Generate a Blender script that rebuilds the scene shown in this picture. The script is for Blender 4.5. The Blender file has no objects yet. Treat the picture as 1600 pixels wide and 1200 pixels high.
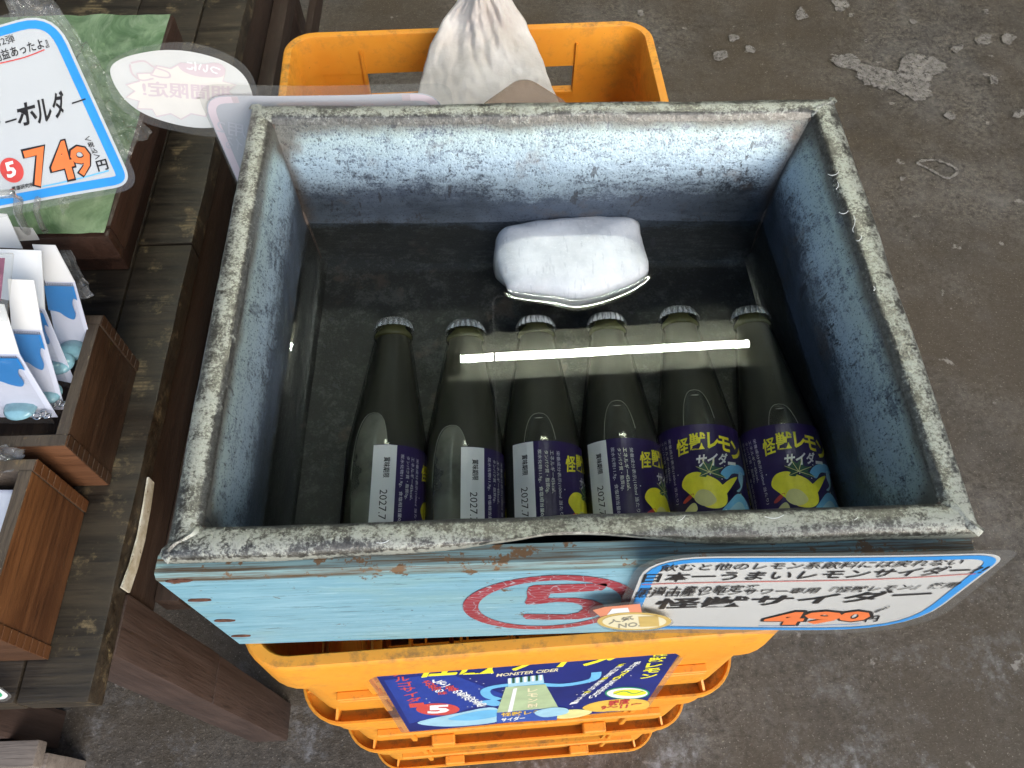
import bpy, bmesh, math, random
from math import pi, sin, cos, radians as rad
from mathutils import Vector, Matrix, noise
from mathutils.geometry import tessellate_polygon
random.seed(7)
scene = bpy.context.scene
COL = scene.collection

# ------------------------------------------------------------------ camera
cam_d = bpy.data.cameras.new('camera'); cam = bpy.data.objects.new('camera', cam_d); COL.objects.link(cam)
CP = Vector((-.0413, -.1427, 1.3125)); F = 1228.0
PIT, YAW, ROL = rad(30.686), rad(-2.351), rad(.512)
MR = Matrix.Rotation(YAW, 3, 'Z') @ Matrix.Rotation(PIT, 3, 'X') @ Matrix.Rotation(ROL, 3, 'Z')
cam.matrix_world = Matrix.Translation(CP) @ MR.to_4x4()
cam_d.sensor_width = 36; cam_d.lens = F / 1600 * 36; cam_d.clip_start = .01; cam_d.clip_end = 200
scene.camera = cam

# ------------------------------------------------------------------ sky, sun, exposure
SUN_EL, SUN_AZ = rad(31), rad(180 - 32)
w = bpy.data.worlds.new('World'); scene.world = w; w.use_nodes = True
nt = w.node_tree; nt.nodes.clear()
sk = nt.nodes.new('ShaderNodeTexSky'); sk.sky_type = 'NISHITA'; sk.sun_disc = False
sk.sun_elevation = SUN_EL; sk.sun_rotation = SUN_AZ
bg = nt.nodes.new('ShaderNodeBackground'); bg.inputs[1].default_value = .14
ow = nt.nodes.new('ShaderNodeOutputWorld'); nt.links.new(sk.outputs[0], bg.inputs[0]); nt.links.new(bg.outputs[0], ow.inputs[0])
sd = bpy.data.lights.new('sun', 'SUN'); sd.energy = 1.6; sd.angle = rad(40); sd.color = (1, .97, .92)
so = bpy.data.objects.new('sun', sd); COL.objects.link(so)
sv = Vector((sin(SUN_AZ) * cos(SUN_EL), cos(SUN_AZ) * cos(SUN_EL), sin(SUN_EL)))
so.rotation_euler = sv.to_track_quat('Z', 'Y').to_euler()
scene.view_settings.view_transform = 'Standard'; scene.view_settings.look = 'None'
scene.view_settings.exposure = .78; scene.view_settings.gamma = 1
cy = scene.cycles
cy.use_denoising = True; cy.max_bounces = 12; cy.transmission_bounces = 8; cy.transparent_max_bounces = 24
cy.sample_clamp_indirect = 12; cy.blur_glossy = .5

# ------------------------------------------------------------------ pixel -> place (measuring helpers)
def ray(x, y): return MR @ Vector(((x - 800) / F, -(y - 600) / F, -1.0))
def atz(x, y, z): d = ray(x, y); return CP + d * ((z - CP.z) / d.z)
def aty(x, y, Y): d = ray(x, y); return CP + d * ((Y - CP.y) / d.y)
def atx(x, y, X): d = ray(x, y); return CP + d * ((X - CP.x) / d.x)

# ------------------------------------------------------------------ node materials
class N:
    def __init__(s, name):
        s.m = bpy.data.materials.new(name); s.m.use_nodes = True; s.t = s.m.node_tree; s.t.nodes.clear()
        s.out = s.t.nodes.new('ShaderNodeOutputMaterial')
        s.tc = s.t.nodes.new('ShaderNodeTexCoord')
    def n(s, typ, **k):
        x = s.t.nodes.new('ShaderNode' + typ)
        for a, b in k.items(): setattr(x, a, b)
        return x
    def set(s, sock, v):
        if v is None: return
        if isinstance(v, bpy.types.NodeSocket): s.t.links.new(v, sock)
        elif isinstance(v, (tuple, list)) and len(v) == 3 and sock.type == 'RGBA': sock.default_value = (*v, 1)
        else: sock.default_value = v
    def co(s, scale=(1, 1, 1), rot=(0, 0, 0), loc=(0, 0, 0)):
        m = s.n('Mapping'); s.t.links.new(s.tc.outputs['Object'], m.inputs[0])
        m.inputs['Scale'].default_value = scale; m.inputs['Rotation'].default_value = rot; m.inputs['Location'].default_value = loc
        return m.outputs[0]
    def noise(s, scale, detail=6, rough=.6, co=None, dist=0):
        x = s.n('TexNoise'); x.inputs['Scale'].default_value = scale; x.inputs['Detail'].default_value = detail
        x.inputs['Roughness'].default_value = rough; x.inputs['Distortion'].default_value = dist
        s.t.links.new(co or s.tc.outputs['Object'], x.inputs['Vector']); return x.outputs[0]
    def vor(s, scale, feature='F1', co=None, out=0):
        x = s.n('TexVoronoi'); x.feature = feature; x.inputs['Scale'].default_value = scale
        s.t.links.new(co or s.tc.outputs['Object'], x.inputs['Vector']); return x.outputs[out]
    def ramp(s, v, a, b, ca=0., cb=1.):
        x = s.n('MapRange'); x.clamp = True; s.set(x.inputs[0], v)
        x.inputs[1].default_value = a; x.inputs[2].default_value = b; x.inputs[3].default_value = ca; x.inputs[4].default_value = cb
        return x.outputs[0]
    def mix(s, f, a, b):
        x = s.n('Mix', data_type='RGBA'); s.set(x.inputs[0], f); s.set(x.inputs[6], a); s.set(x.inputs[7], b); return x.outputs[2]
    def math(s, op, a, b=0.5):
        x = s.n('Math', operation=op); s.set(x.inputs[0], a); s.set(x.inputs[1], b); return x.outputs[0]
    def xyz(s):
        x = s.n('SeparateXYZ'); g_ = s.n('NewGeometry'); s.t.links.new(g_.outputs['Position'], x.inputs[0]); return x.outputs
    def bump(s, h, strength=.3, dist=.001):
        x = s.n('Bump'); x.inputs['Strength'].default_value = strength; x.inputs['Distance'].default_value = dist
        s.set(x.inputs['Height'], h); return x.outputs[0]
    def pbr(s, color, rough=.5, metal=0., normal=None, **k):
        p = s.n('BsdfPrincipled'); s.set(p.inputs['Base Color'], color); s.set(p.inputs['Roughness'], rough); s.set(p.inputs['Metallic'], metal)
        if normal is not None: s.set(p.inputs['Normal'], normal)
        for a, b in k.items(): s.set(p.inputs[a.replace('_', ' ')], b)
        s.p = p; return p.outputs[0]
    def done(s, sh):
        s.t.links.new(sh, s.out.inputs[0]); return s.m

def plain(name, c, rough=.5, metal=0., var=.12, scale=60, bump=.0, **k):
    a = N(name); nz = a.noise(scale)
    col = a.mix(a.ramp(nz, .3, .7), tuple(x * (1 - var) for x in c), tuple(min(1, x * (1 + var)) for x in c))
    return a.done(a.pbr(col, rough, metal, a.bump(nz, bump, .001) if bump else None, **k))

def wood(name, dark, light, axis='Y', rough=.55, worn=None, wornamt=.62, fine=1.0, bands=True):
    a = N(name)
    sc = {'X': (3, 55, 55), 'Y': (55, 3, 55), 'Z': (55, 55, 3)}[axis]
    c1 = a.co(tuple(v * fine for v in sc)); g = a.noise(1.6, 8, .65, c1, .4)
    g2 = a.noise(7, 4, .6, c1)
    big = a.noise(9, 4)
    f = a.ramp(g, .3, .72)
    col = a.mix(f, dark, light)
    col = a.mix(a.ramp(g2, .55, .75), col, tuple(v * .45 for v in dark))
    col = a.mix(a.ramp(big, .35, .7, 0, .55), col, tuple(v * .55 for v in dark))
    if worn:
        wf = a.math('MULTIPLY', a.ramp(a.noise(26, 8, .7), wornamt, wornamt + .08), a.ramp(g2, .35, .6))
        col = a.mix(wf, col, worn)
    h = a.math('ADD', g, g2)
    return a.done(a.pbr(col, a.ramp(g, .2, .8, rough - .1, rough + .15), 0, a.bump(h, .5, .0012)))

# zinc sheet: grey, dark oxide, pale bloom
def zinc(name, rimlike):
    a = N(name)
    n1 = a.noise(34, 8, .72); n2 = a.noise(230, 6, .8); n3 = a.noise(620, 3, .7); n4 = a.noise(6, 3, .5)
    sep = a.xyz()
    s = a.math('ADD', a.math('MULTIPLY', n1, .55), a.math('MULTIPLY', n2, .45))
    s = a.math('ADD', s, a.math('MULTIPLY', a.math('SUBTRACT', n3, .5), .35))
    if rimlike:
        at = a.n('Attribute'); at.attribute_name = 'edge'
        s = a.math('SUBTRACT', s, a.math('MULTIPLY', at.outputs['Fac'], .13))
        bloom = a.ramp(s, .44, .53)
        col = a.mix(a.ramp(n2, .4, .6), (.095, .088, .076), (.18, .17, .15))
        col = a.mix(bloom, col, a.mix(n3, (.30, .30, .255), (.46, .46, .39)))
        col = a.mix(a.ramp(n4, .5, .72, 0, .5), col, (.20, .19, .165))
        scr = a.noise(5, 3, .5, a.co((40, 260, 40), (0, 0, .7)))
        col = a.mix(a.ramp(scr, .66, .70, 0, .7), col, (.07, .06, .05))
        rough = a.ramp(bloom, 0, 1, .32, .55); metal = a.ramp(bloom, 0, 1, .75, .35)
        h = a.math('ADD', s, a.math('MULTIPLY', n1, 2))
    else:
        st = a.noise(4, 5, .6, a.co((14, 14, 60)))
        s = a.math('ADD', s, a.math('MULTIPLY', a.math('SUBTRACT', st, .5), .35))
        bloom = a.ramp(s, .38, .50)
        pale = a.mix(a.ramp(a.math('ADD', sep[2], a.math('MULTIPLY', st, .02)), .878, .902), (.37, .46, .52), (.40, .48, .45))
        col = a.mix(bloom, (.15, .18, .21), pale)
        # water staining, plus the lower wall's dark reflection painted in; ragged edge
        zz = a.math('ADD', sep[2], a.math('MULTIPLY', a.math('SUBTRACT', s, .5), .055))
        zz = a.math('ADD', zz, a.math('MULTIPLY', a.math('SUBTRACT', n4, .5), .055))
        stain_shade = a.ramp(zz, .843, .860, 1, 0)
        col = a.mix(a.math('MULTIPLY', stain_shade, .85), col, a.mix(a.ramp(a.noise(9, 5, .7), .40, .60), (.028, .034, .044), (.085, .105, .150)))
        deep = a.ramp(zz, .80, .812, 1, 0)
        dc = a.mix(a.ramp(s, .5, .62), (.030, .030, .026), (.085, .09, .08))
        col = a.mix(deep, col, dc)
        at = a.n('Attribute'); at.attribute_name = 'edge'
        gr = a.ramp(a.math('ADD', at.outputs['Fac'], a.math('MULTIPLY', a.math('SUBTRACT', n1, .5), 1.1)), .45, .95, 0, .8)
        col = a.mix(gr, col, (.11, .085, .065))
        spk = a.ramp(n3, .36, .42, .75, 0); col = a.mix(spk, col, (.05, .055, .06))
        scr = a.ramp(a.noise(4, 3, .55, a.co((30, 30, 8), (0, .5, .6))), .66, .68, 0, .7); col = a.mix(scr, col, (.06, .06, .065))
        pit = a.ramp(a.noise(60, 6, .8, a.co((1, 1, .45))), .64, .67)
        col = a.mix(a.math('MULTIPLY', pit, .85), col, (.03, .03, .035))
        rust = a.ramp(a.noise(30, 6), .60, .68, 0, .35)
        col = a.mix(rust, col, (.16, .12, .09))
        rough = a.ramp(bloom, 0, 1, .30, .46); metal = a.ramp(deep, 0, 1, .62, .2)
        h = a.math('ADD', s, a.math('MULTIPLY', n1, 1.5))
    return a.done(a.pbr(col, rough, metal, a.bump(h, .45, .0014)))

M = {}
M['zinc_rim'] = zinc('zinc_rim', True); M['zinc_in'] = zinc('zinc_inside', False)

def blue_paint():
    a = N('blue_painted_wood')
    g = a.noise(2, 8, .7, a.co((6, 40, 150))); b = a.noise(14, 6, .6, a.co((.5, 1, 1.6))); fi = a.noise(3, 5, .7, a.co((9, 100, 130)))
    col = a.mix(a.ramp(g, .3, .7), (.14, .32, .40), (.26, .47, .56))
    col = a.mix(a.ramp(b, .5, .64, 0, .45), col, (.33, .55, .64))
    col = a.mix(a.ramp(b, .46, .36, 0, .5), col, (.25, .42, .42))
    col = a.mix(a.ramp(g, .64, .70, 0, .8), col, (.10, .16, .17))
    col = a.mix(a.ramp(fi, .60, .655, 0, .8), col, (.09, .17, .20)); col = a.mix(a.ramp(fi, .40, .34, 0, .6), col, (.40, .60, .66))
    sp_ = a.noise(190, 3, .6); col = a.mix(a.ramp(sp_, .68, .72, 0, .8), col, (.06, .08, .08))
    z = a.xyz()[2]
    top = a.ramp(a.math('ADD', z, a.math('MULTIPLY', a.math('SUBTRACT', b, .5), .008)), .8795, .8825)
    tc = a.mix(a.ramp(a.noise(2.2, 8, .7, a.co((5, 230, 50))), .40, .56), (.10, .065, .035), (.19, .30, .30))
    col = a.mix(top, col, tc)
    chip = a.ramp(a.math('ADD', a.noise(60, 6, .7), a.math('MULTIPLY', a.ramp(z, .872, .882), .12)), .66, .69)
    col = a.mix(chip, col, (.15, .085, .04))
    return a.done(a.pbr(col, .5, 0, a.bump(a.math('ADD', g, fi), .35, .001)))
M['blue'] = blue_paint()
def red_crackle():
    a = N('red_cracked_paint')
    v = a.vor(125, 'DISTANCE_TO_EDGE', a.co((1, 1, 1.4)))
    nz = a.noise(30, 5)
    col = a.mix(a.ramp(nz, .3, .7), (.25, .025, .035), (.37, .05, .065))
    col = a.mix(a.ramp(v, .012, .03, .75, 0), col, (.42, .45, .50))
    return a.done(a.pbr(col, .5))
M['redpaint'] = red_crackle()
M['rust'] = plain('rusty_nail', (.13, .05, .03), .8, .2, .5, 300, .5)
def orange_plastic():
    a = N('orange_crate_plastic')
    n1 = a.noise(9, 6, .6); n2 = a.noise(70, 8, .75); n3 = a.noise(300, 4)
    col = a.mix(a.ramp(n1, .3, .7), (.74, .27, .020), (.84, .355, .032))
    dirt = a.ramp(a.math('ADD', a.math('MULTIPLY', n2, .6), a.math('MULTIPLY', n1, .4)), .50, .66, 0, .8)
    up = a.n('NewGeometry'); sx = a.n('SeparateXYZ'); a.t.links.new(up.outputs['Normal'], sx.inputs[0])
    dd = a.math('MULTIPLY', dirt, a.ramp(sx.outputs[2], .2, .9, .55, 1.3))
    col = a.mix(dd, col, (.20, .10, .035))
    col = a.mix(a.ramp(n3, .70, .74, 0, .8), col, (.12, .06, .03))
    return a.done(a.pbr(col, a.ramp(n2, .3, .7, .38, .6), 0, a.bump(n2, .15, .001), Subsurface_Weight=.12, Subsurface_Radius=(.01, .004, .002), Subsurface_Scale=.6))
M['orange'] = orange_plastic()

def concrete():
    a = N('concrete_floor')
    n1 = a.noise(2.2, 8, .6); n2 = a.noise(14, 8, .7); n3 = a.noise(75, 8, .8); n4 = a.noise(230, 4, .8); vs = a.vor(170)
    col = a.mix(a.ramp(n3, .38, .62), (.022, .018, .014), (.185, .157, .128))
    col = a.mix(a.ramp(n2, .46, .66, 0, .55), col, (.19, .17, .155)); col = a.mix(a.ramp(a.noise(5, 6, .7), .56, .40, 0, .55), col, (.03, .025, .02))
    col = a.mix(a.ramp(n1, .36, .58, 0, .8), col, (.066, .046, .026))
    col = a.mix(a.ramp(n4, .59, .68, 0, .85), col, (.36, .31, .25))
    col = a.mix(a.ramp(a.noise(700, 2, .5), .66, .74, 0, .6), col, (.02, .018, .016))
    # pale grey mottling towards the near side and small chips
    blo = a.math('MULTIPLY', a.ramp(a.noise(7, 8, .72), .52, .66), a.ramp(a.noise(60, 5, .7), .42, .62))
    y = a.xyz()
    near = a.ramp(a.math('ADD', y[1], a.math('MULTIPLY', n1, .3)), .5, .15)
    col = a.mix(a.math('MULTIPLY', a.math('MULTIPLY', blo, near), .7), col, (.36, .36, .37))
    ch = a.math('MULTIPLY', a.ramp(a.noise(16, 4, .6), .665, .69), a.ramp(a.noise(90, 4, .6), .4, .55))
    col = a.mix(a.math('MULTIPLY', ch, .8), col, (.30, .27, .24))
    h = a.math('ADD', n3, a.math('MULTIPLY', n4, .7))
    return a.done(a.pbr(col, .62, 0, a.bump(h, .8, .004)))
M['floor'] = concrete()
def patch_mat():
    a = N('bare_lime_patch')
    n = a.noise(60, 8, .7); n2 = a.noise(300, 4)
    col = a.mix(a.ramp(n, .35, .65), (.12, .105, .09), (.27, .245, .22))
    col = a.mix(a.ramp(n2, .55, .7, 0, .6), col, (.10, .08, .07))
    p = a.pbr(col, .8, 0, a.bump(n, .6, .002)); t = a.n('BsdfTransparent'); m = a.n('MixShader')
    a.set(m.inputs[0], a.ramp(a.noise(110, 8, .8), .525, .60, 1, 0)); a.t.links.new(p, m.inputs[1]); a.t.links.new(t.outputs[0], m.inputs[2])
    a.t.links.new(t.outputs[0], m.inputs[1]); a.t.links.new(p, m.inputs[2])
    return a.done(m.outputs[0])
M['patch'] = patch_mat()
M['ceiling'] = plain('dark_ceiling', (.05, .045, .04), .9)
M['housing'] = plain('cream_lamp_housing', (.42, .41, .33), .5)
a = N('lamp_tube'); e = a.n('Emission'); e.inputs[0].default_value = (.93, 1, .90, 1); e.inputs[1].default_value = 150; M['tube'] = a.done(e.outputs[0])

M['table'] = wood('table_wood', (.008, .006, .004), (.066, .047, .027), 'X', .55, (.17, .125, .065), .55)
M['table_side'] = wood('table_side_wood', (.022, .011, .007), (.050, .027, .016), 'Y', .55)
M['leg'] = wood('table_leg_wood', (.040, .022, .016), (.075, .045, .034), 'Z', .6)
M['box_dark'] = wood('dark_box_wood', (.028, .012, .006), (.085, .040, .018), 'Y', .5)
M['box_rimd'] = wood('worn_dark_rim', (.05, .035, .024), (.11, .08, .055), 'Y', .6, (.30, .19, .08), .58)
M['box_front'] = wood('lit_box_wood', (.10, .040, .018), (.28, .125, .058), 'X', .5)
M['box_warm'] = wood('warm_box_wood', (.060, .020, .007), (.19, .075, .024), 'Y', .45)
M['box_end'] = wood('warm_end_grain', (.055, .022, .009), (.15, .065, .026), 'X', .6)
M['tray_wood'] = wood('tray_wood', (.028, .013, .008), (.07, .030, .018), 'Y', .45)
M['pale_wood'] = wood('pale_weathered_wood', (.20, .16, .13), (.36, .30, .25), 'X', .7)
M['grey_wood'] = wood('grey_weathered_wood', (.08, .08, .085), (.17, .17, .18), 'X', .7)
def stickm():
    a = N('white_peeling_strip'); n = a.noise(40, 8, .7); n2 = a.noise(90, 6)
    col = a.mix(a.ramp(n, .4, .6), (.42, .36, .25), (.66, .62, .52)); col = a.mix(a.ramp(n2, .62, .66), col, (.16, .10, .05))
    return a.done(a.pbr(col, .7, 0, a.bump(n, .5, .001)))
M['stick'] = stickm()
def green_sheet():
    a = N('green_crinkled_sheet')
    n = a.noise(14, 5, .6, None, 1.6); n2 = a.noise(45, 4, .5, a.co((1, .5, 1), (0, 0, .8)), 1)
    col = a.mix(a.ramp(n, .35, .65), (.095, .165, .080), (.25, .34, .20))
    col = a.mix(a.ramp(n2, .55, .68, 0, .5), col, (.36, .43, .29))
    return a.done(a.pbr(col, .25, 0, a.bump(a.math('ADD', n, a.math('MULTIPLY', n2, .5)), .7, .006)))
M['green'] = green_sheet()

M['white_card'] = plain('white_card', (.80, .80, .79), .35, 0, .02)
M['white_glare'] = plain('glossy_white_card', (.64, .65, .67), .22, 0, .02, 30)
M['blue_ink'] = plain('blue_ink', (.035, .27, .66), .35, 0, .06)
M['black_ink'] = plain('black_ink', (.022, .020, .020), .35, 0, .1)
M['orange_ink'] = plain('orange_ink', (.80, .19, .055), .35, 0, .06)
M['red_ink'] = plain('red_ink', (.60, .07, .06), .35, 0, .08)
M['white_ink'] = plain('white_ink', (.82, .82, .80), .35, 0, .02)
M['gold_ink'] = plain('gold_ink', (.62, .44, .14), .35, 0, .1)
M['cream_ink'] = plain('cream_ink', (.80, .72, .48), .35, 0, .05)
M['salmon_ink'] = plain('salmon_ink', (.76, .28, .16), .35, 0, .08)
M['grey_ink'] = plain('grey_ink', (.30, .28, .22), .4)
M['green_ink'] = plain('green_ink', (.03, .30, .13), .4)
M['yellow_ink'] = plain('yellow_ink', (.86, .78, .04), .4, 0, .08, 200)
M['paleyellow_ink'] = plain('pale_yellow_ink', (.74, .70, .30), .4)
M['navy_ink'] = plain('navy_ink', (.012, .022, .17), .3, 0, .35, 12)
M['indigo_ink'] = plain('indigo_label', (.024, .012, .085), .32, 0, .25, 30)
M['sky_ink'] = plain('sky_blue_ink', (.16, .47, .74), .35, 0, .1)
M['palesky_ink'] = plain('pale_sky_ink', (.36, .60, .72), .35, 0, .1)
M['midblue_ink'] = plain('mid_blue_ink', (.03, .10, .26), .35)
M['leaf_ink'] = plain('leaf_green_ink', (.025, .10, .05), .4)
M['drink_ink'] = plain('drink_green_ink', (.42, .52, .30), .35, 0, .15, 40)
M['lemon_ink'] = plain('lemon_orange_ink', (.80, .50, .08), .35, 0, .12, 80)
M['pinkghost'] = plain('faint_pink_print', (.64, .54, .56), .5, 0, .05)
M['greyghost'] = plain('faint_grey_print', (.50, .50, .53), .5, 0, .05)
M['creamghost'] = plain('faint_cream_print', (.74, .70, .64), .5, 0, .03)
M['bluecard'] = plain('blue_tag_card', (.025, .22, .56), .3, 0, .06)
M['lilac_card'] = plain('glossy_lilac_card', (.66, .68, .78), .25, 0, .03)
M['bead'] = plain('pale_turquoise_glass', (.24, .44, .50), .12, 0, .25, 60)
M['chrome'] = plain('chrome', (.6, .6, .6), .2, 1, .2, 300)
M['maroon'] = plain('maroon_print', (.22, .09, .13), .4, 0, .3, 90)

def schlick(a, f0, normal=None):
    lw = a.n('LayerWeight'); lw.inputs[0].default_value = .5
    if normal is not None: a.t.links.new(normal, lw.inputs['Normal'])
    return a.ramp(a.math('POWER', lw.outputs['Facing'], 5.0), 0, 1, f0, .9)

def film(name, tint=(.93, .93, .92), haze=.10, rough=.08, bump=0, bscale=30, hz=(.8, .8, .78)):
    a = N(name); t = a.n('BsdfTransparent'); t.inputs[0].default_value = (*tint, 1)
    d = a.n('BsdfDiffuse'); d.inputs[0].default_value = (*hz, 1)
    g = a.n('BsdfGlossy'); g.inputs['Roughness'].default_value = rough; b = None
    if bump:
        b = a.bump(a.noise(bscale, 4, .5, None, 1), bump, .01); a.t.links.new(b, g.inputs['Normal'])
    frs = schlick(a, .05, b)
    m1 = a.n('MixShader'); m1.inputs[0].default_value = haze; a.t.links.new(t.outputs[0], m1.inputs[1]); a.t.links.new(d.outputs[0], m1.inputs[2])
    m2 = a.n('MixShader'); a.t.links.new(frs, m2.inputs[0]); a.t.links.new(m1.outputs[0], m2.inputs[1]); a.t.links.new(g.outputs[0], m2.inputs[2])
    return a.done(m2.outputs[0])
M['sleeve'] = film('clear_sleeve_film', (.97, .97, .97), .012, .04, .3, 40); M['lam'] = film('laminate_film', haze=.07); M['bag'] = film('crinkled_clear_bag', (.90, .88, .84), .10, .1, 1.0, 35)
M['acrylic'] = film('clear_acrylic', (.88, .88, .86), .14, .05)
M['tan_plastic'] = film('tan_clear_plastic', (.80, .70, .62), .30, .12, .2, 50, (.50, .40, .33))
M['paper_thru'] = film('thin_translucent_card', (.8, .8, .82), .80, .25, 0, 30, (.66, .67, .72))

def glass_shell():
    a = N('pale_olive_glass'); lw = a.n('LayerWeight'); lw.inputs[0].default_value = .5
    t = a.n('BsdfTransparent'); a.set(t.inputs[0], a.mix(a.ramp(lw.outputs['Facing'], .72, .98), (.92, .92, .88), (.10, .105, .08)))
    g = a.n('BsdfGlossy'); g.inputs['Roughness'].default_value = .03; frs = schlick(a, .010)
    m = a.n('MixShader'); a.t.links.new(frs, m.inputs[0]); a.t.links.new(t.outputs[0], m.inputs[1]); a.t.links.new(g.outputs[0], m.inputs[2])
    return a.done(m.outputs[0])
M['glass'] = glass_shell()
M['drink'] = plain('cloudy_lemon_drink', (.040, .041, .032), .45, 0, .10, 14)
M['neck_glass'] = plain('olive_glass_finish', (.06, .06, .025), .15, 0, .2, 100)
def bubble(name, fill, amt):
    a = N(name); lw = a.n('LayerWeight'); lw.inputs[0].default_value = .5
    t = a.n('BsdfTransparent'); t.inputs[0].default_value = (.92, .93, .9, 1)
    p = a.pbr(a.mix(a.ramp(a.noise(24, 4, .55), .42, .62), fill, tuple(v * .35 for v in fill)), .12)
    m = a.n('MixShader'); a.set(m.inputs[0], a.ramp(lw.outputs['Facing'], .6, .95, amt, .85)); a.t.links.new(t.outputs[0], m.inputs[1]); a.t.links.new(p, m.inputs[2])
    g = a.n('BsdfGlossy'); g.inputs['Roughness'].default_value = .07; m3 = a.n('MixShader'); a.set(m3.inputs[0], schlick(a, .10))
    a.t.links.new(m.outputs[0], m3.inputs[1]); a.t.links.new(g.outputs[0], m3.inputs[2]); m = m3
    return a.done(m.outputs[0])
M['bub_clear'] = bubble('air_bubble', (.34, .35, .30), .10); M['bub_edge'] = plain('bubble_edge', (.42, .43, .38), .1, .3); M['bub_milky'] = bubble('milky_bubble', (.34, .35, .30), .72)  # milky fill also stands in for pale reflections in the two left bottles
M['tin'] = plain('silver_crown_cap', (.90, .91, .92), .22, .85, .1, 200)

def ice():
    a = N('cloudy_ice'); n = a.noise(26, 6, .6); n2 = a.noise(160, 4, .6); st = a.noise(5, 3, .5, a.co((60, 12, 12)))
    lw = a.n('LayerWeight'); lw.inputs[0].default_value = .4
    col = a.mix(a.ramp(n, .35, .7), (.52, .54, .55), (.80, .81, .81))
    col = a.mix(a.ramp(st, .60, .7, 0, .35), col, (.36, .38, .40)); col = a.mix(a.ramp(a.noise(330, 4, .8), .56, .66, 0, .6), col, (.80, .82, .82))
    p = a.pbr(col, .28, 0, a.bump(a.math('ADD', n, a.math('MULTIPLY', a.noise(420, 5, .8), .5)), .5, .0018), Subsurface_Weight=.8, Subsurface_Radius=(.02, .022, .024), Subsurface_Scale=.8)
    t = a.n('BsdfTransparent'); t.inputs[0].default_value = (.85, .9, .95, 1)
    m = a.n('MixShader'); zz = a.math('ADD', a.xyz()[2], a.math('MULTIPLY', a.math('SUBTRACT', n, .5), .02))
    clear = a.math('MAXIMUM', a.ramp(lw.outputs['Facing'], .70, 1.0, 0, .75), a.ramp(zz, .800, .783, 0, .8))
    a.set(m.inputs[0], clear); a.t.links.new(p, m.inputs[1]); a.t.links.new(t.outputs[0], m.inputs[2])
    return a.done(m.outputs[0])
M['ice'] = ice()
a = N('still_water'); g = a.n('BsdfGlass'); g.inputs['IOR'].default_value = 1.333; g.inputs['Roughness'].default_value = 0
g.inputs[0].default_value = (.97, .98, .965, 1); a.t.links.new(a.bump(a.noise(7, 2, .4), .015, .01), g.inputs['Normal']); M['water'] = a.done(g.outputs[0])
def cloth_m():
    a = N('white_terry_cloth'); n = a.noise(20, 5); n2 = a.noise(900, 3, .7); n3 = a.noise(260, 3, .7)
    col = a.mix(a.ramp(n, .3, .7), (.56, .48, .41), (.78, .71, .65))
    return a.done(a.pbr(col, .9, 0, a.bump(a.math('ADD', n2, n3), .8, .0016), Sheen_Weight=.3))
M['cloth'] = cloth_m()

# ------------------------------------------------------------------ mesh helpers
def mesh_obj(name, verts, faces, mats, parent=None, fm=None, smooth=False, kind=None, label=None):
    base = parent_loc(parent) if parent else Vector((0, 0, 0))
    me = bpy.data.meshes.new(name); me.from_pydata([tuple(Vector(v) - base) for v in verts], [], faces)
    for m in (mats if isinstance(mats, list) else [mats]): me.materials.append(m)
    if fm: me.polygons.foreach_set('material_index', fm)
    if smooth: me.polygons.foreach_set('use_smooth', [True] * len(me.polygons))
    me.update()
    o = bpy.data.objects.new(name, me); COL.objects.link(o)
    if parent: o.parent = parent
    if kind: o['kind'] = kind
    if label: o['label'] = label
    return o
def parent_loc(p):
    v = Vector((0, 0, 0))
    while p: v += Vector(p.location); p = p.parent
    return v
def thing(name, loc, label, cat, group=None):
    o = bpy.data.objects.new(name, None); COL.objects.link(o); o.location = loc; o['label'] = label; o['category'] = cat
    o.empty_display_size = .02
    if group: o['group'] = group
    return o
def tag(o, label, cat, group=None):
    o['label'] = label; o['category'] = cat
    if group: o['group'] = group
    return o

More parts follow.
